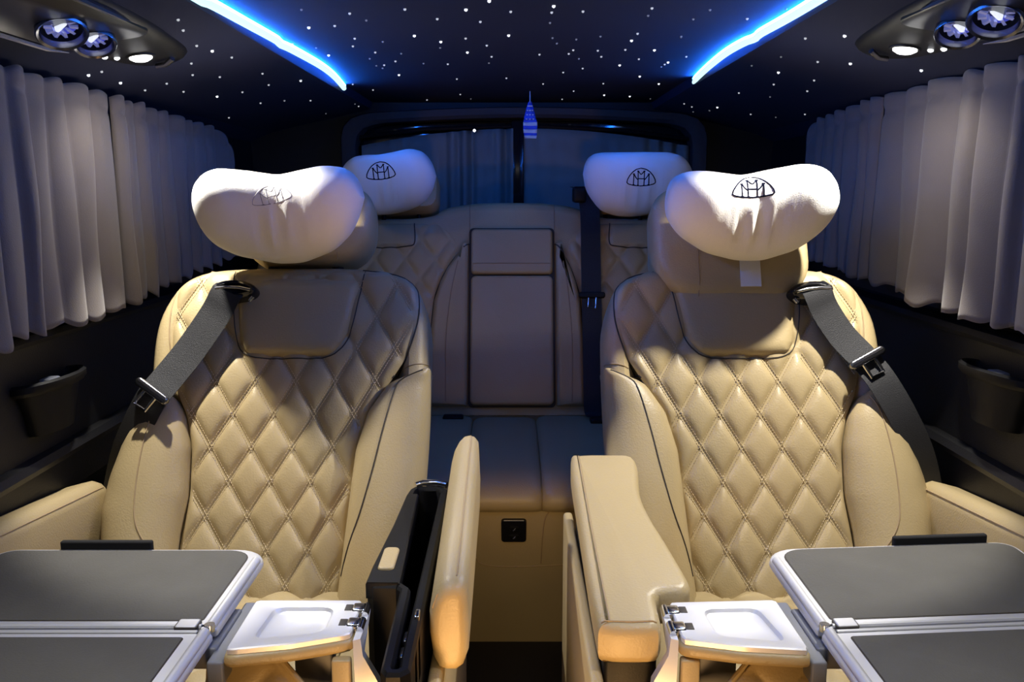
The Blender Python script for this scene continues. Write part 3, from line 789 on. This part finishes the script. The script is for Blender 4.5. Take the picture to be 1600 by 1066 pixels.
        G().box(X(0.112), X(0.106), 0.955, 0.975, 0.585, 0.613, 0.002).mk('latch', M['chrome'], root)
        for y in (0.90, 0.935):
            G().box(X(0.122), X(0.104), y - 0.012, y + 0.012, 0.545, 0.600, 0.003).mk('hinge_bracket', M['gloss_black'], root)
        # the flipped lid standing on edge
        rings = []; n = 46; ya, yb = 0.985, 1.425
        for i in range(n):
            f = 0.5 - 0.5 * cos(pi * i / (n - 1)); y = ya + (yb - ya) * f
            e = min((y - ya) / 0.022, (yb - y) / 0.04, 1); k = 0.45 + 0.55 * sqrt(max(0, 1 - (1 - e) ** 2))
            zt = 0.640 + 0.066 * (y - 1.0) / 0.42; zb = 0.524 + 0.04 * (y - 1.0) / 0.42
            hh = zt - zb
            sec = [(0.078, 0), (0.088, 0.03), (0.095, 0.15), (0.0985, 0.40), (0.0985, 0.62), (0.0965, 0.72), (0.092, 0.84), (0.085, 0.93), (0.077, 0.985), (0.068, 1.0), (0.060, 0.985), (0.0535, 0.93), (0.0525, 0.80), (0.051, 0.5), (0.052, 0.2), (0.058, 0.05), (0.066, 0.0)]
            rings.append([(X(0.074 + (a - 0.074) * k), y, zb + hh * (0.5 + (b - 0.5) * (0.45 + 0.55 * k))) for a, b in sec])
        lg = G().loft(rings); lid = lg.mk('armrest_lid', M['leather'], root, label='padded armrest lid flipped up on its edge', sharp=70)
        tr = bvh(lg)
        P = [tr.find_nearest(Vector((X(0.0655), 1.005 + 0.40 * i / 39, 0.640 + 0.066 * (0.005 + 0.40 * i / 39) / 0.42)))[0] for i in range(40)]
        P = [tr.find_nearest(Vector((X(0.0975), 0.992, 0.605)))[0], tr.find_nearest(Vector((X(0.088), 0.994, 0.62)))[0]] + P
        G().tube(P, 0.0013, 6).mk('seam', M['seam'], lid)
        seat_belt(F, root, [(0.112, 0.500, 0.034), (0.118, 0.484, 0.056), (0.140, 0.445, 0.045), (0.180, 0.380, 0.042), (0.215, 0.325, 0.050), (0.236, 0.290, 0.058), (0.262, 0.245, 0.045), (0.290, 0.19, 0.02), (0.315, 0.11, -0.02), (0.325, 0.0, -0.05), (0.325, -0.1, -0.06)], (0.108, 0.492, 0.05), (0.232, 0.298, 0.62, 0.071), 0.058)
    return F


FL = captain_seat(-1)
FR = captain_seat(1)

# ---------------------------------------------------------------- neck pillows
def emblem_strokes():
    dome = [(-1.0, 0.02), (-0.96, 0.22), (-0.82, 0.48), (-0.60, 0.74), (-0.34, 0.92), (0.0, 1.0), (0.34, 0.92), (0.60, 0.74), (0.82, 0.48), (0.96, 0.22), (1.0, 0.02), (0.90, -0.08), (0.5, -0.18), (0.0, -0.22), (-0.5, -0.18), (-0.90, -0.08)]
    S = [(dome, True)]
    for x, b, t in ((-0.52, -0.16, 0.60), (-0.22, -0.20, 0.80), (0.22, -0.20, 0.80), (0.52, -0.16, 0.60)):
        S.append(([(x, b), (x, t)], False)); S.append(([(x - 0.07, t), (x + 0.07, t)], False)); S.append(([(x - 0.07, b + 0.02), (x + 0.07, b + 0.02)], False))
    S.append(([(-0.22, 0.80), (0.0, 0.55), (0.22, 0.80)], False))
    S.append(([(-0.52, 0.60), (-0.36, 0.34), (-0.22, 0.20)], False)); S.append(([(0.52, 0.60), (0.36, 0.34), (0.22, 0.20)], False))
    S.append(([(-0.22, 0.28), (0.22, 0.28)], False))
    return S


def pillow(label, top, bot, y0, ty, emb, tilt=0.0, bend=0.02, strap=None, thread='navy_thread', tr_=0.0015):
    xa, xb = top[0][0], top[-1][0]; n, m = 72, 56; rings = []
    for i in range(n):
        f = 0.5 - 0.5 * cos(pi * (0.004 + 0.992 * i / (n - 1))); x = xa + (xb - xa) * f; u = 2 * f - 1
        w = min(0.012, 0.6 * min(x - xa, xb - x))
        zt, zb = smo(top, x, w), smo(bot, x, w)
        zc = zb + 0.52 * (zt - zb)
        th = ty * (max(0, 1 - abs(u) ** 3.0)) ** 0.5 * (0.86 + 0.14 * cos(pi * u * 1.1 + pi)) + 0.002
        yc = y0 - bend * u * u
        rg = []
        for k in range(m):
            a = 2 * pi * k / m; ca, sa = cos(a), sin(a)
            cy = math.copysign(abs(ca) ** 0.80, ca); cz = math.copysign(abs(sa) ** 0.85, sa)
            h = (zt - zc) if cz > 0 else (zc - zb)
            y = yc - th * cy; z = zc + h * cz
            # gathered folds on the lower middle of the front
            fr = max(0, ca) * exp(-((sa + 0.25) / 0.42) ** 2) * exp(-((u - 0.02) / 0.33) ** 2)
            y += fr * (0.0042 * sin(u * 26 + 0.7 * sin(u * 9)) + 0.0022 * sin(u * 61 + 1.0))
            y += max(0, ca) * 0.0012 * sin(u * 17 + 5 * sa) * (1 - abs(u))
            y -= tilt * (z - zc)
            rg.append((x, y, z))
        rings.append(rg)
    g = G().loft(rings)
    root = empty('neck_pillow', ((xa + xb) / 2, y0, min(b for a, b in bot)), label, 'pillow', 'white neck pillows')
    g.mk('cover', M['pillow'], root, sharp=None)
    tr = bvh(g); E = G(); ex, ez, ew, eh, er = emb
    for P, closed in emblem_strokes():
        P = [(a * 1.0, b) for a, b in P]
        P = resample([(a, b, 0) for a, b in P], 48 if closed else 8, closed)
        Q = []
        for p in P:
            a, b = p.x * ew / 2, (p.y - 0.4) * eh
            h = tr.ray_cast(Vector((ex + a * cos(er) - b * sin(er), y0 - 0.4, ez + a * sin(er) + b * cos(er))), Vector((0, 1, 0)))
            if h[0] is not None: Q.append(h[0] + h[1] * 0.0004)
        if len(Q) > 2: E.tube(Q, tr_, 6, closed and len(Q) == 48)
    E.mk('emblem', M[thread], root, label='embroidered double M emblem in a dome shaped outline')
    if strap:
        F, s0, s1, ta, tb, n0 = strap
        rg = []
        for k in range(8):
            t = ta + (tb - ta) * k / 7
            rg.append([F(s0, t, n0), F(s1, t, n0), F(s1, t, n0 + 0.0025), F(s0, t, n0 + 0.0025)])
        G().loft(rg).mk('strap', M['pillow'], root, sharp=30)
    return root


M['faded_thread'] = mat('faded_embroidery', (0.25, 0.25, 0.27), 0.8)
pillow('white neck pillow on the left front seat with a faded emblem',
       [(-0.562, 1.060), (-0.558, 1.092), (-0.545, 1.116), (-0.517, 1.131), (-0.466, 1.127), (-0.41, 1.119), (-0.364, 1.129), (-0.329, 1.136), (-0.290, 1.132), (-0.272, 1.116), (-0.262, 1.080)],
       [(-0.562, 1.060), (-0.552, 1.020), (-0.534, 0.994), (-0.496, 0.974), (-0.429, 0.960), (-0.384, 0.961), (-0.326, 0.983), (-0.286, 1.02), (-0.262, 1.080)],
       1.625, 0.082, (-0.413, 1.086, 0.070, 0.026, 0.22), tilt=0.32, thread='faded_thread', tr_=0.0008)
pillow('white neck pillow on the right front seat with a dark emblem and a strap',
       [(0.268, 1.075), (0.272, 1.104), (0.284, 1.120), (0.310, 1.126), (0.335, 1.126), (0.398, 1.118), (0.449, 1.129), (0.500, 1.138), (0.530, 1.134), (0.550, 1.119), (0.562, 1.095), (0.567, 1.070)],
       [(0.268, 1.075), (0.272, 1.046), (0.297, 1.013), (0.349, 0.981), (0.406, 0.967), (0.451, 0.967), (0.506, 0.986), (0.544, 1.018), (0.558, 1.040), (0.567, 1.070)],
       1.603, 0.082, (0.407, 1.098, 0.072, 0.028, 0.04), tilt=0.32, strap=(FR, 0.004, 0.042, 0.500, 0.58, 0.0355))
pillow('bluish lit neck pillow on the left headrest of the rear bench',
       [(-0.440, 1.10), (-0.432, 1.150), (-0.405, 1.177), (-0.372, 1.183), (-0.338, 1.183), (-0.300, 1.190), (-0.257, 1.199), (-0.222, 1.190), (-0.203, 1.165), (-0.193, 1.130)],
       [(-0.440, 1.10), (-0.432, 1.075), (-0.400, 1.045), (-0.350, 1.030), (-0.310, 1.033), (-0.276, 1.040), (-0.235, 1.056), (-0.206, 1.085), (-0.193, 1.130)],
       2.335, 0.075, (-0.328, 1.143, 0.072, 0.036, 0.10), tilt=0.15, bend=0.012)
pillow('bluish lit neck pillow on the rear bench, right one beside the black belt',
       [(0.181, 1.135), (0.186, 1.165), (0.200, 1.184), (0.230, 1.189), (0.257, 1.189), (0.338, 1.190), (0.400, 1.189), (0.435, 1.178), (0.455, 1.15), (0.460, 1.12)],
       [(0.181, 1.135), (0.190, 1.09), (0.228, 1.042), (0.270, 1.028), (0.301, 1.026), (0.345, 1.030), (0.390, 1.045), (0.435, 1.075), (0.460, 1.12)],
       2.335, 0.075, (0.323, 1.127, 0.072, 0.036, 0.0), tilt=0.15, bend=0.012)

# ---------------------------------------------------------------- fold-out tray tables with their swing arms
def tray_table(sg):
    side = 'left' if sg < 0 else 'right'
    near = 'the left captain seat, its far edge level' if sg < 0 else 'the right captain seat, slightly turned'
    root = empty('tray_table', (sg * 0.50, 0.97, 0.574), 'silver framed charcoal folding table before %s' % near, 'table', 'folding tray tables')
    k = 0.0 if sg < 0 else 0.080                                   # the right table is turned a little
    fn = lambda a, b, h: (sg * (a if sg < 0 else a + 0.012), b + k * (a - 0.345), 0.576 + h)
    xm = 0.725 if sg < 0 else 0.712
    def leaf(y0, y1, rr, nm, xi=0.343):
        o = rrect(xi, xm, y0, y1, rr)
        lf = pad(o, [(0.004, 0.0), (0.0, 0.004), (0.0, 0.008), (0.002, 0.012), (0.005, 0.0138), (0.008, 0.0142)], fn)
        lo = lf.mk('table_leaf', M['silver'], root, label='silver framed %s leaf' % nm)
        return lo
    def inlay(lo, x0, y0, y1, rr):
        o = rrect(x0, xm - 0.010, y0, y1, rr)
        pad(inset(o, -0.0018), [(0, 0.010), (0, 0.0144), (0.001, 0.0146)], fn).mk('gap', M['piping'], lo, sharp=30)
        pad(o, [(0, 0.010), (0, 0.0150), (0.002, 0.0158)], fn).mk('inlay', M['table_top'], lo, sharp=30)
    lo = leaf(0.972, 1.208, [0.004, 0.004, 0.03, 0.045], 'far'); inlay(lo, 0.366, 0.990, 1.198, [0.004, 0.004, 0.02, 0.032])
    G().tube([fn(0.3515, 0.976, 0.0135), fn(0.3515, 1.165, 0.0135)], 0.0065, 10).mk('edge_rail', M['silver'], lo)
    lo = leaf(0.70, 0.9655, [0.045, 0.03, 0.004, 0.004], 'near', 0.345); inlay(lo, 0.374, 0.712, 0.948, [0.032, 0.02, 0.004, 0.004])
    G().tube([fn(0.3535, 0.962, 0.0135), fn(0.3535, 0.75, 0.0135)], 0.0065, 10).mk('edge_rail', M['silver'], lo)
    for y in (0.976, 0.9615):
        G().tube([fn(0.362, y, 0.0135), fn(xm - 0.006, y, 0.0135)], 0.0032, 8).mk('hinge_bead', M['silver'], root)
    o = rrect(0.366, 0.390, 0.967, 0.9865, 0.002)
    pad(inset(o, -0.0015), [(0, 0.012), (0, 0.0172)], fn).mk('clip_gap', M['piping'], root, sharp=30)
    pad(o, [(0, 0.012), (0, 0.0178), (0.001, 0.0184)], fn).mk('hinge_clip', M['silver'], root, sharp=30)
    G().tube([fn(0.350, 0.969, 0.012), fn(0.350, 0.969, 0.0205)], 0.006, 14).mk('pivot', M['chrome'], root)
    # black grip standing at the far edge
    x0, x1 = (0.510, 0.640) if sg < 0 else (0.535, 0.675)
    pad(rrect(x0, x1, 1.203, 1.2125, 0.003), [(0, 0.002), (0, 0.024), (0.0015, 0.0255)], fn).mk('grip', M['black_inside'], root, sharp=30)
    # swing arm plate with a recess
    if sg < 0:
        out = [(0.186, 1.049), (0.319, 1.049), (0.319, 0.926), (0.25, 0.940), (0.186, 0.963)]
        rq = [(0.217, 1.031), (0.290, 1.031), (0.296, 0.952), (0.217, 0.970)]
    else:
        out = [(0.1945, 1.043), (0.329, 1.050), (0.331, 0.926), (0.26, 0.934), (0.1945, 0.951)]
        rq = [(0.232, 1.026), (0.300, 1.029), (0.312, 0.945), (0.236, 0.960)]
    fa = lambda a, b, h: (sg * a, b, 0.588 + h)
    def fillet(P, r, n=72):
        Q = []
        for i in range(len(P)):
            a, b, c = Vector(P[i - 1] + (0,)), Vector(P[i] + (0,)), Vector(P[(i + 1) % len(P)] + (0,))
            u, w = (a - b).normalized(), (c - b).normalized(); q, s = b + u * r, b + w * r
            for t in range(7):
                t /= 6; Q.append(q * (1 - t) ** 2 + b * 2 * t * (1 - t) + s * t * t)
        return [(p.x, p.y) for p in resample(Q, n, True)]
    oo = fillet(out, 0.006); ri = fillet(rq, 0.016)
    # start both rings at the same bearing so that the loft between them does not twist
    def align(P, n=72):
        c = Vector((sum(p[0] for p in P) / len(P), sum(p[1] for p in P) / len(P)))
        i0 = min(range(len(P)), key=lambda i: abs(atan2(P[i][1] - c.y, P[i][0] - c.x) - 0.6))
        return P[i0:] + P[:i0]
    oo, ri = align(oo), align(ri)
    z = lambda P, h: [fa(a, b, h) for a, b in P]
    g = G().loft([z(oo, -0.007), z(oo, -0.0015), z(inset(oo, 0.0015), 0.0), z(inset(ri, -0.0035), 0.0), z(inset(ri, -0.0005), -0.0010), z(inset(ri, 0.0025), -0.0050), z(inset(ri, 0.0055), -0.0062)])
    arm = g.mk('swing_arm', M['silver'], root, label='silver swing arm plate with a shallow tray recess', sharp=30)
    # leather lip under the front edge, and the dark slot next to the table
    lip = inset(fillet(out, 0.008), -0.004)
    pad(lip, rnd(-0.022, -0.0072, 0.005, 3, True), fa).mk('leather_lip', M['leather'], root, sharp=50)
    xs = (0.3215, 0.341) if sg < 0 else (0.3335, 0.352)
    g = G(); g.box(*sorted((sg * xs[0], sg * xs[1])), 0.925, 1.075, 0.545, 0.573, 0.003); g.mk('slide_bracket', M['grey_plastic'], root)
    g = G(); g.box(*sorted((sg * (xs[1] - 0.004), sg * (xs[1] + 0.08))), 0.95, 1.05, 0.55, 0.5765, 0.003); g.mk('table_mount', M['grey_plastic'], root)
    # hinges, end plate and leather post at the armrest end
    xh = 0.183 if sg < 0 else 0.1915
    for y in ((1.028, 0.990) if sg < 0 else (1.022, 0.980)):
        hg = G(); hg.box(*sorted((sg * (xh - 0.004), sg * (xh + 0.012))), y - 0.010, y + 0.010, 0.580, 0.5905, 0.003)
        ho = hg.mk('hinge', M['chrome'], root)
        b = G(); b.box(*sorted((sg * (xh + 0.012), sg * (xh + 0.021))), y - 0.008, y + 0.008, 0.5868, 0.5888, 0.0008); b.mk('hinge_slot', M['piping'], ho)
        G().tube([(sg * (xh - 0.004), y - 0.013, 0.584), (sg * (xh - 0.004), y + 0.013, 0.584)], 0.0050, 12).mk('hinge_pin', M['chrome'], ho)
    rg = []
    for zz, x0, x1, ya, yb in ((0.584, xh - 0.009, xh - 0.001, 0.954, 1.036), (0.565, xh - 0.012, xh - 0.002, 0.950, 0.966), (0.535, xh - 0.030, xh - 0.004, 0.944, 0.962), (0.48, xh - 0.036, xh - 0.005, 0.940, 0.962), (0.40, xh - 0.040, xh - 0.008, 0.936, 0.960)):
        rg.append([(sg * x0, ya + 0.004, zz), (sg * x0, yb, zz), (sg * x1, yb, zz), (sg * x1, ya, zz)])
    G().loft(rg).mk('end_plate', M['silver'], root, sharp=30)
    p0 = xh + 0.001
    g = G(); g.box(*sorted((sg * p0, sg * (p0 + 0.022))), 0.945, 0.958, 0.40, 0.564, 0.003); g.mk('leather_post', M['leather'], root)
    # quilted pocket flap below the arm, running down and forward
    rows, cols = 24, 40; v = []
    a0, a1, b0, b1 = Vector((sg * (xh + 0.092), 0.965, 0.564)), Vector((sg * 0.352, 0.965, 0.564)), Vector((sg * (xh + 0.012), 0.930, 0.490)), Vector((sg * 0.352, 0.930, 0.490))
    for i in range(rows):
        for j in range(cols):
            p = a0.lerp(a1, j / (cols - 1)).lerp(b0.lerp(b1, j / (cols - 1)), i / (rows - 1))
            q = quilt(p.x, p.z * 1.2, 0.006, 0.034, 0.040, 0, 0.5)
            v.append(p + Vector((0, -0.8, 0.5)) * q)
    fl = mk('pocket_flap', v, grid_faces(rows, cols), M['leather'], root, sharp=None, recalc=False)
    s = fl.modifiers.new('thickness', 'SOLIDIFY'); s.thickness = 0.006
    G().tube([a0 + Vector((0, -0.002, 0.002)), b0 + Vector((0, -0.002, 0.002))], 0.0035, 8).mk('flap_edge', M['leather'], root)
    g = G(); g.box(*sorted((sg * (xh + 0.03), sg * (xh + 0.075))), 0.985, 1.01, 0.42, 0.565, 0.003); g.mk('pocket_back', M['grey_plastic'], root)


tray_table(-1); tray_table(1)

# ---------------------------------------------------------------- rear bench
F = Frame(1, 0.0, 2.36, 0.50, radians(20))
root = empty('rear_bench', (0, 2.2, 0), 'wide rear bench in shaded tan leather with a centre fold-down armrest', 'bench')
half = [(0.0, 0.606), (0.10, 0.604), (0.185, 0.590), (0.225, 0.568), (0.30, 0.558), (0.45, 0.552), (0.60, 0.535), (0.69, 0.490), (0.725, 0.38), (0.73, 0.2), (0.72, -0.04)]
out = [(p.x, p.y) for p in catmull([(a, b, 0) for a, b in [(-a, b) for a, b in half[:0:-1]] + half], 160, False)]
shell = G()
pad(out, [(0.05, -0.15), (0.01, -0.135), (0.0, -0.11), (0.0, -0.04), (0.005, -0.018), (0.016, -0.005), (0.034, 0.0)], lambda a, b, h: F(a, b, h), shell)
shell.mk('backrest', M['leather'], root)
trees = [bvh(shell)]
CR = [(0.02, 0.229), (0.185, 0.231), (0.31, 0.220), (0.40, 0.186), (0.46, 0.150), (0.50, 0.160), (0.54, 0.215)]
for sg in (-1, 1):
    nr, nc = 130, 110; v = []
    for i in range(nr):
        t = 0.02 + 0.515 * i / (nr - 1); a = smo(CR, t, 0.02); b = 0.66 - 0.15 * max(0, (t - 0.40) / 0.135) ** 2
        for j in range(nc):
            s = a + (b - a) * j / (nc - 1)
            e = min(s - a, b - s, 0.535 - t, t - 0.02)
            f = 1 - exp(-max(0, e) / 0.008)
            nk = ss((t - 0.462) / 0.012) * ss((s - 0.268) / 0.02) * ss((0.47 - s) / 0.02)
            q = quilt(s, t, 0.008, 0.042, 0.058, 0.30, 0.2)
            q = q * (1 - nk) + 0.010 * nk
            v.append(F(sg * s, t, -0.003 + f * (0.005 + q)))
    g = G().add(v, grid_faces(nr, nc)); trees.append(bvh(g))
    g.mk('quilted_panel', M['leather'], root, sharp=None, recalc=False)
    P = catmull([(0.275, 0.535, 0), (0.272, 0.480, 0), (0.29, 0.466, 0), (0.36, 0.462, 0), (0.44, 0.464, 0), (0.465, 0.48, 0), (0.468, 0.53, 0)], 50)
    G().tube([F.hit(trees, sg * p.x, p.y, 0.0005) for p in P], 0.0018, 6).mk('seam', M['piping'], root)
    o = [(0.121, 0.018), (0.224, 0.018), (0.2255, 0.10), (0.2250, 0.19), (0.215, 0.312), (0.198, 0.365), (0.180, 0.403), (0.155, 0.440), (0.121, 0.472)]
    if sg > 0: o = [(a if a < 0.13 else 0.121 + (a - 0.121) * 0.72, b) for a, b in o]
    pg = pad(o, rnd(-0.01, 0.022, 0.016, 5), lambda a, b, h: F(sg * a, b, h)); trees.append(bvh(pg))
    po = pg.mk('centre_bolster', M['leather'], root)
    P = catmull([(a, b, 0) for a, b in o[1:]], 60)
    G().tube([F.hit(trees, sg * p.x, p.y, 0.0003) for p in P], 0.0022, 6).mk('seam', M['piping'], root)
    w = 1 if sg < 0 else 0.72
    P = catmull([(0.121 + (a - 0.121) * w, b, 0) for a, b in ((0.178, 0.02), (0.180, 0.2), (0.168, 0.33), (0.150, 0.42))], 40)
    G().tube([F.hit(trees, sg * p.x, p.y, 0.0003) for p in P], 0.0013, 6).mk('seam', M['seam'], root)
    G().tube([F.hit(trees, sg * 0.119, 0.515 + 0.085 * k / 12, 0.0003) for k in range(13)], 0.0014, 6).mk('seam', M['seam'], root)
# fold-down centre armrest
o = rrect(-0.1195, 0.1185, 0.014, 0.519, 0.012)
pad(o, [(0, -0.01), (0, 0.006)], lambda a, b, h: F(a, b, h)).mk('armrest_recess', M['piping'], root, sharp=30)
o = rrect(-0.1135, 0.1125, 0.020, 0.378, 0.014)
ca = pad(o, rnd(0.0, 0.024, 0.008, 4), lambda a, b, h: F(a, b, h + 0.002 * cos(a * 12))).mk('centre_armrest', M['leather'], root)
o = rrect(-0.1135, 0.1125, 0.3835, 0.512, 0.012)
up = pad(o, rnd(0.0, 0.024, 0.008, 4), lambda a, b, h: F(a, b, h + 0.002 * cos(a * 12)))
uo = up.mk('armrest_flap', M['leather'], root)
G().tube([F(-0.107 + 0.214 * k / 10, 0.412, 0.0262) for k in range(11)], 0.0010, 6).mk('seam', M['seam'], uo)
# headrests
for sg, xs in ((-1, -0.318), (1, 0.318)):
    o = rrect(xs - 0.11, xs + 0.11, 0.575, 0.690, 0.035)
    pad(o, [(0.02, -0.11), (0.004, -0.095), (0.0, -0.06), (0.0, 0.0), (0.006, 0.014), (0.02, 0.020)], lambda a, b, h: F(a, b, h)).mk('headrest', M['leather'], root)
    for d in (-0.05, 0.05):
        G().tube([F(xs + d, 0.59, -0.045), F(xs + d, 0.535, -0.05)], 0.006, 10).mk('headrest_post', M['black_plastic'], root)
# cushion and base
sec = [(2.45, 0.44), (2.45, 0.490), (2.38, 0.492), (2.25, 0.495), (2.05, 0.492), (1.93, 0.484), (1.875, 0.470), (1.848, 0.448), (1.842, 0.425), (1.855, 0.405), (1.90, 0.40)]
def cush(xa, xb, dz):
    rings = []; n = 26
    for i in range(n):
        f = 0.5 - 0.5 * cos(pi * i / (n - 1)); x = xa + (xb - xa) * f
        e = min((x - xa) / 0.03, (xb - x) / 0.03, 1); k = 1 - sqrt(max(0, 1 - (1 - e) ** 2))
        rings.append([(x, y + (0.010 * k if y < 1.9 else 0), z + (dz - 0.014 * k if z > 0.46 else 0)) for y, z in sec])
    return G().loft(rings)
for xa, xb, dz in ((-0.715, -0.105, 0.0), (-0.105, 0.065, -0.004), (0.065, 0.715, 0.0)):
    cush(xa, xb, dz).mk('seat_cushion', M['leather'], root, sharp=60)
bs = [(1.865, 0.435), (1.868, 0.40), (1.905, 0.31), (1.950, 0.215), (2.000, 0.11), (2.050, 0.0), (2.44, 0.0), (2.44, 0.435)]
bg = G().loft([[(x, y, z) for y, z in bs] for x in (-0.70, -0.35, 0, 0.35, 0.70)])
bg.mk('bench_base', M['leather'], root, sharp=30)
tr = bvh(bg)
def face(x, z, lift=0.0004):
    h = tr.ray_cast(Vector((x, 1.5, z)), Vector((0, 1, 0))); return h[0] + h[1] * lift
def line(pts, r=0.0014):
    P = catmull([(a, b, 0) for a, b in pts], 40)
    G().tube([face(p.x, p.y) for p in P], r, 6).mk('seam', M['seam'], root)
line([(-0.085, 0.42), (-0.083, 0.34), (-0.080, 0.265), (-0.04, 0.247), (0.06, 0.247), (0.15, 0.255), (0.22, 0.262)])
line([(0.105, 0.43), (0.075, 0.39), (0.068, 0.33), (0.066, 0.255)])
# power socket plate
nrm = Vector((0, -0.10, -0.04)); sl = Vector((0, 0.42, -0.91)).normalized(); nn = Vector((0, -0.91, -0.42)).normalized()
c = face(0.004, 0.352)
fs = lambda a, b, h: c + Vector((1, 0, 0)) * a - sl * b + nn * h
so = pad(rrect(-0.028, 0.028, -0.034, 0.034, 0.008), rnd(-0.006, 0.006, 0.003, 3), fs).mk('power_socket', M['gloss_black'], root, label='black socket plate with two charging ports')
G().tube([fs(-0.022, 0.0335, 0.005), fs(0.022, 0.0335, 0.005)], 0.0016, 8).mk('socket_edge', M['chrome'], so)
for b in (0.011, -0.014):
    pad(rrect(-0.011, 0.011, b - 0.006, b + 0.006, 0.003), [(0, 0.004), (0, 0.0085), (0.0015, 0.0092)], fs).mk('charging_port', M['black_plastic'], so)
    G().tube([fs(0.004, b + 0.0035, 0.0098), fs(0.0005, b + 0.0005, 0.0098), fs(0.0025, b - 0.0002, 0.0098), fs(-0.002, b - 0.0035, 0.0098)], 0.0008, 6).mk('port_symbol', M['grey_plastic'], so)
# black belt of the right rear place, and belt buckles at the cushion
P = catmull([F(0.192, 0.640, -0.01), F(0.205, 0.622, 0.020), F(0.217, 0.56, 0.026), F(0.217, 0.40, 0.034), F(0.218, 0.20, 0.034), F(0.219, 0.05, 0.030), (0.222, 2.335, 0.503), (0.232, 2.30, 0.503)], 50)
rings = []
for i, p in enumerate(P):
    w = Vector((0.027, 0, -0.006 if i < 6 else 0)); n = F.N() * 0.001
    rings.append([p - w - n, p + w - n, p + w + n, p - w + n])
rb = G().loft(rings).mk('seat_belt', M['webbing'], root, sharp=30, label='black seat belt hanging down right of the centre armrest')
G().box(0.170, 0.208, 2.525, 2.575, 1.06, 1.105, 0.008).mk('belt_guide', M['black_plastic'], rb)
FB = lambda a, b, h: F(0.218 + a, 0.318 + b, 0.038 + h)
pad(rrect(-0.036, 0.036, -0.008, 0.008, 0.006), rnd(-0.003, 0.008, 0.003), FB).mk('belt_tongue', M['black_plastic'], rb)
G().tube([FB(-0.009, -0.008, 0.004), FB(-0.011, -0.034, 0.004), FB(0.009, -0.038, 0.004), FB(0.012, -0.006, 0.004)], 0.0028, 8).mk('tongue_plate', M['chrome'], rb)
G().box(-0.185, -0.130, 2.315, 2.345, 0.482, 0.502, 0.006).mk('belt_buckle', M['black_plastic'], root)
G().box(0.205, 0.245, 2.265, 2.305, 0.482, 0.507, 0.006).mk('belt_buckle', M['black_plastic'], root)
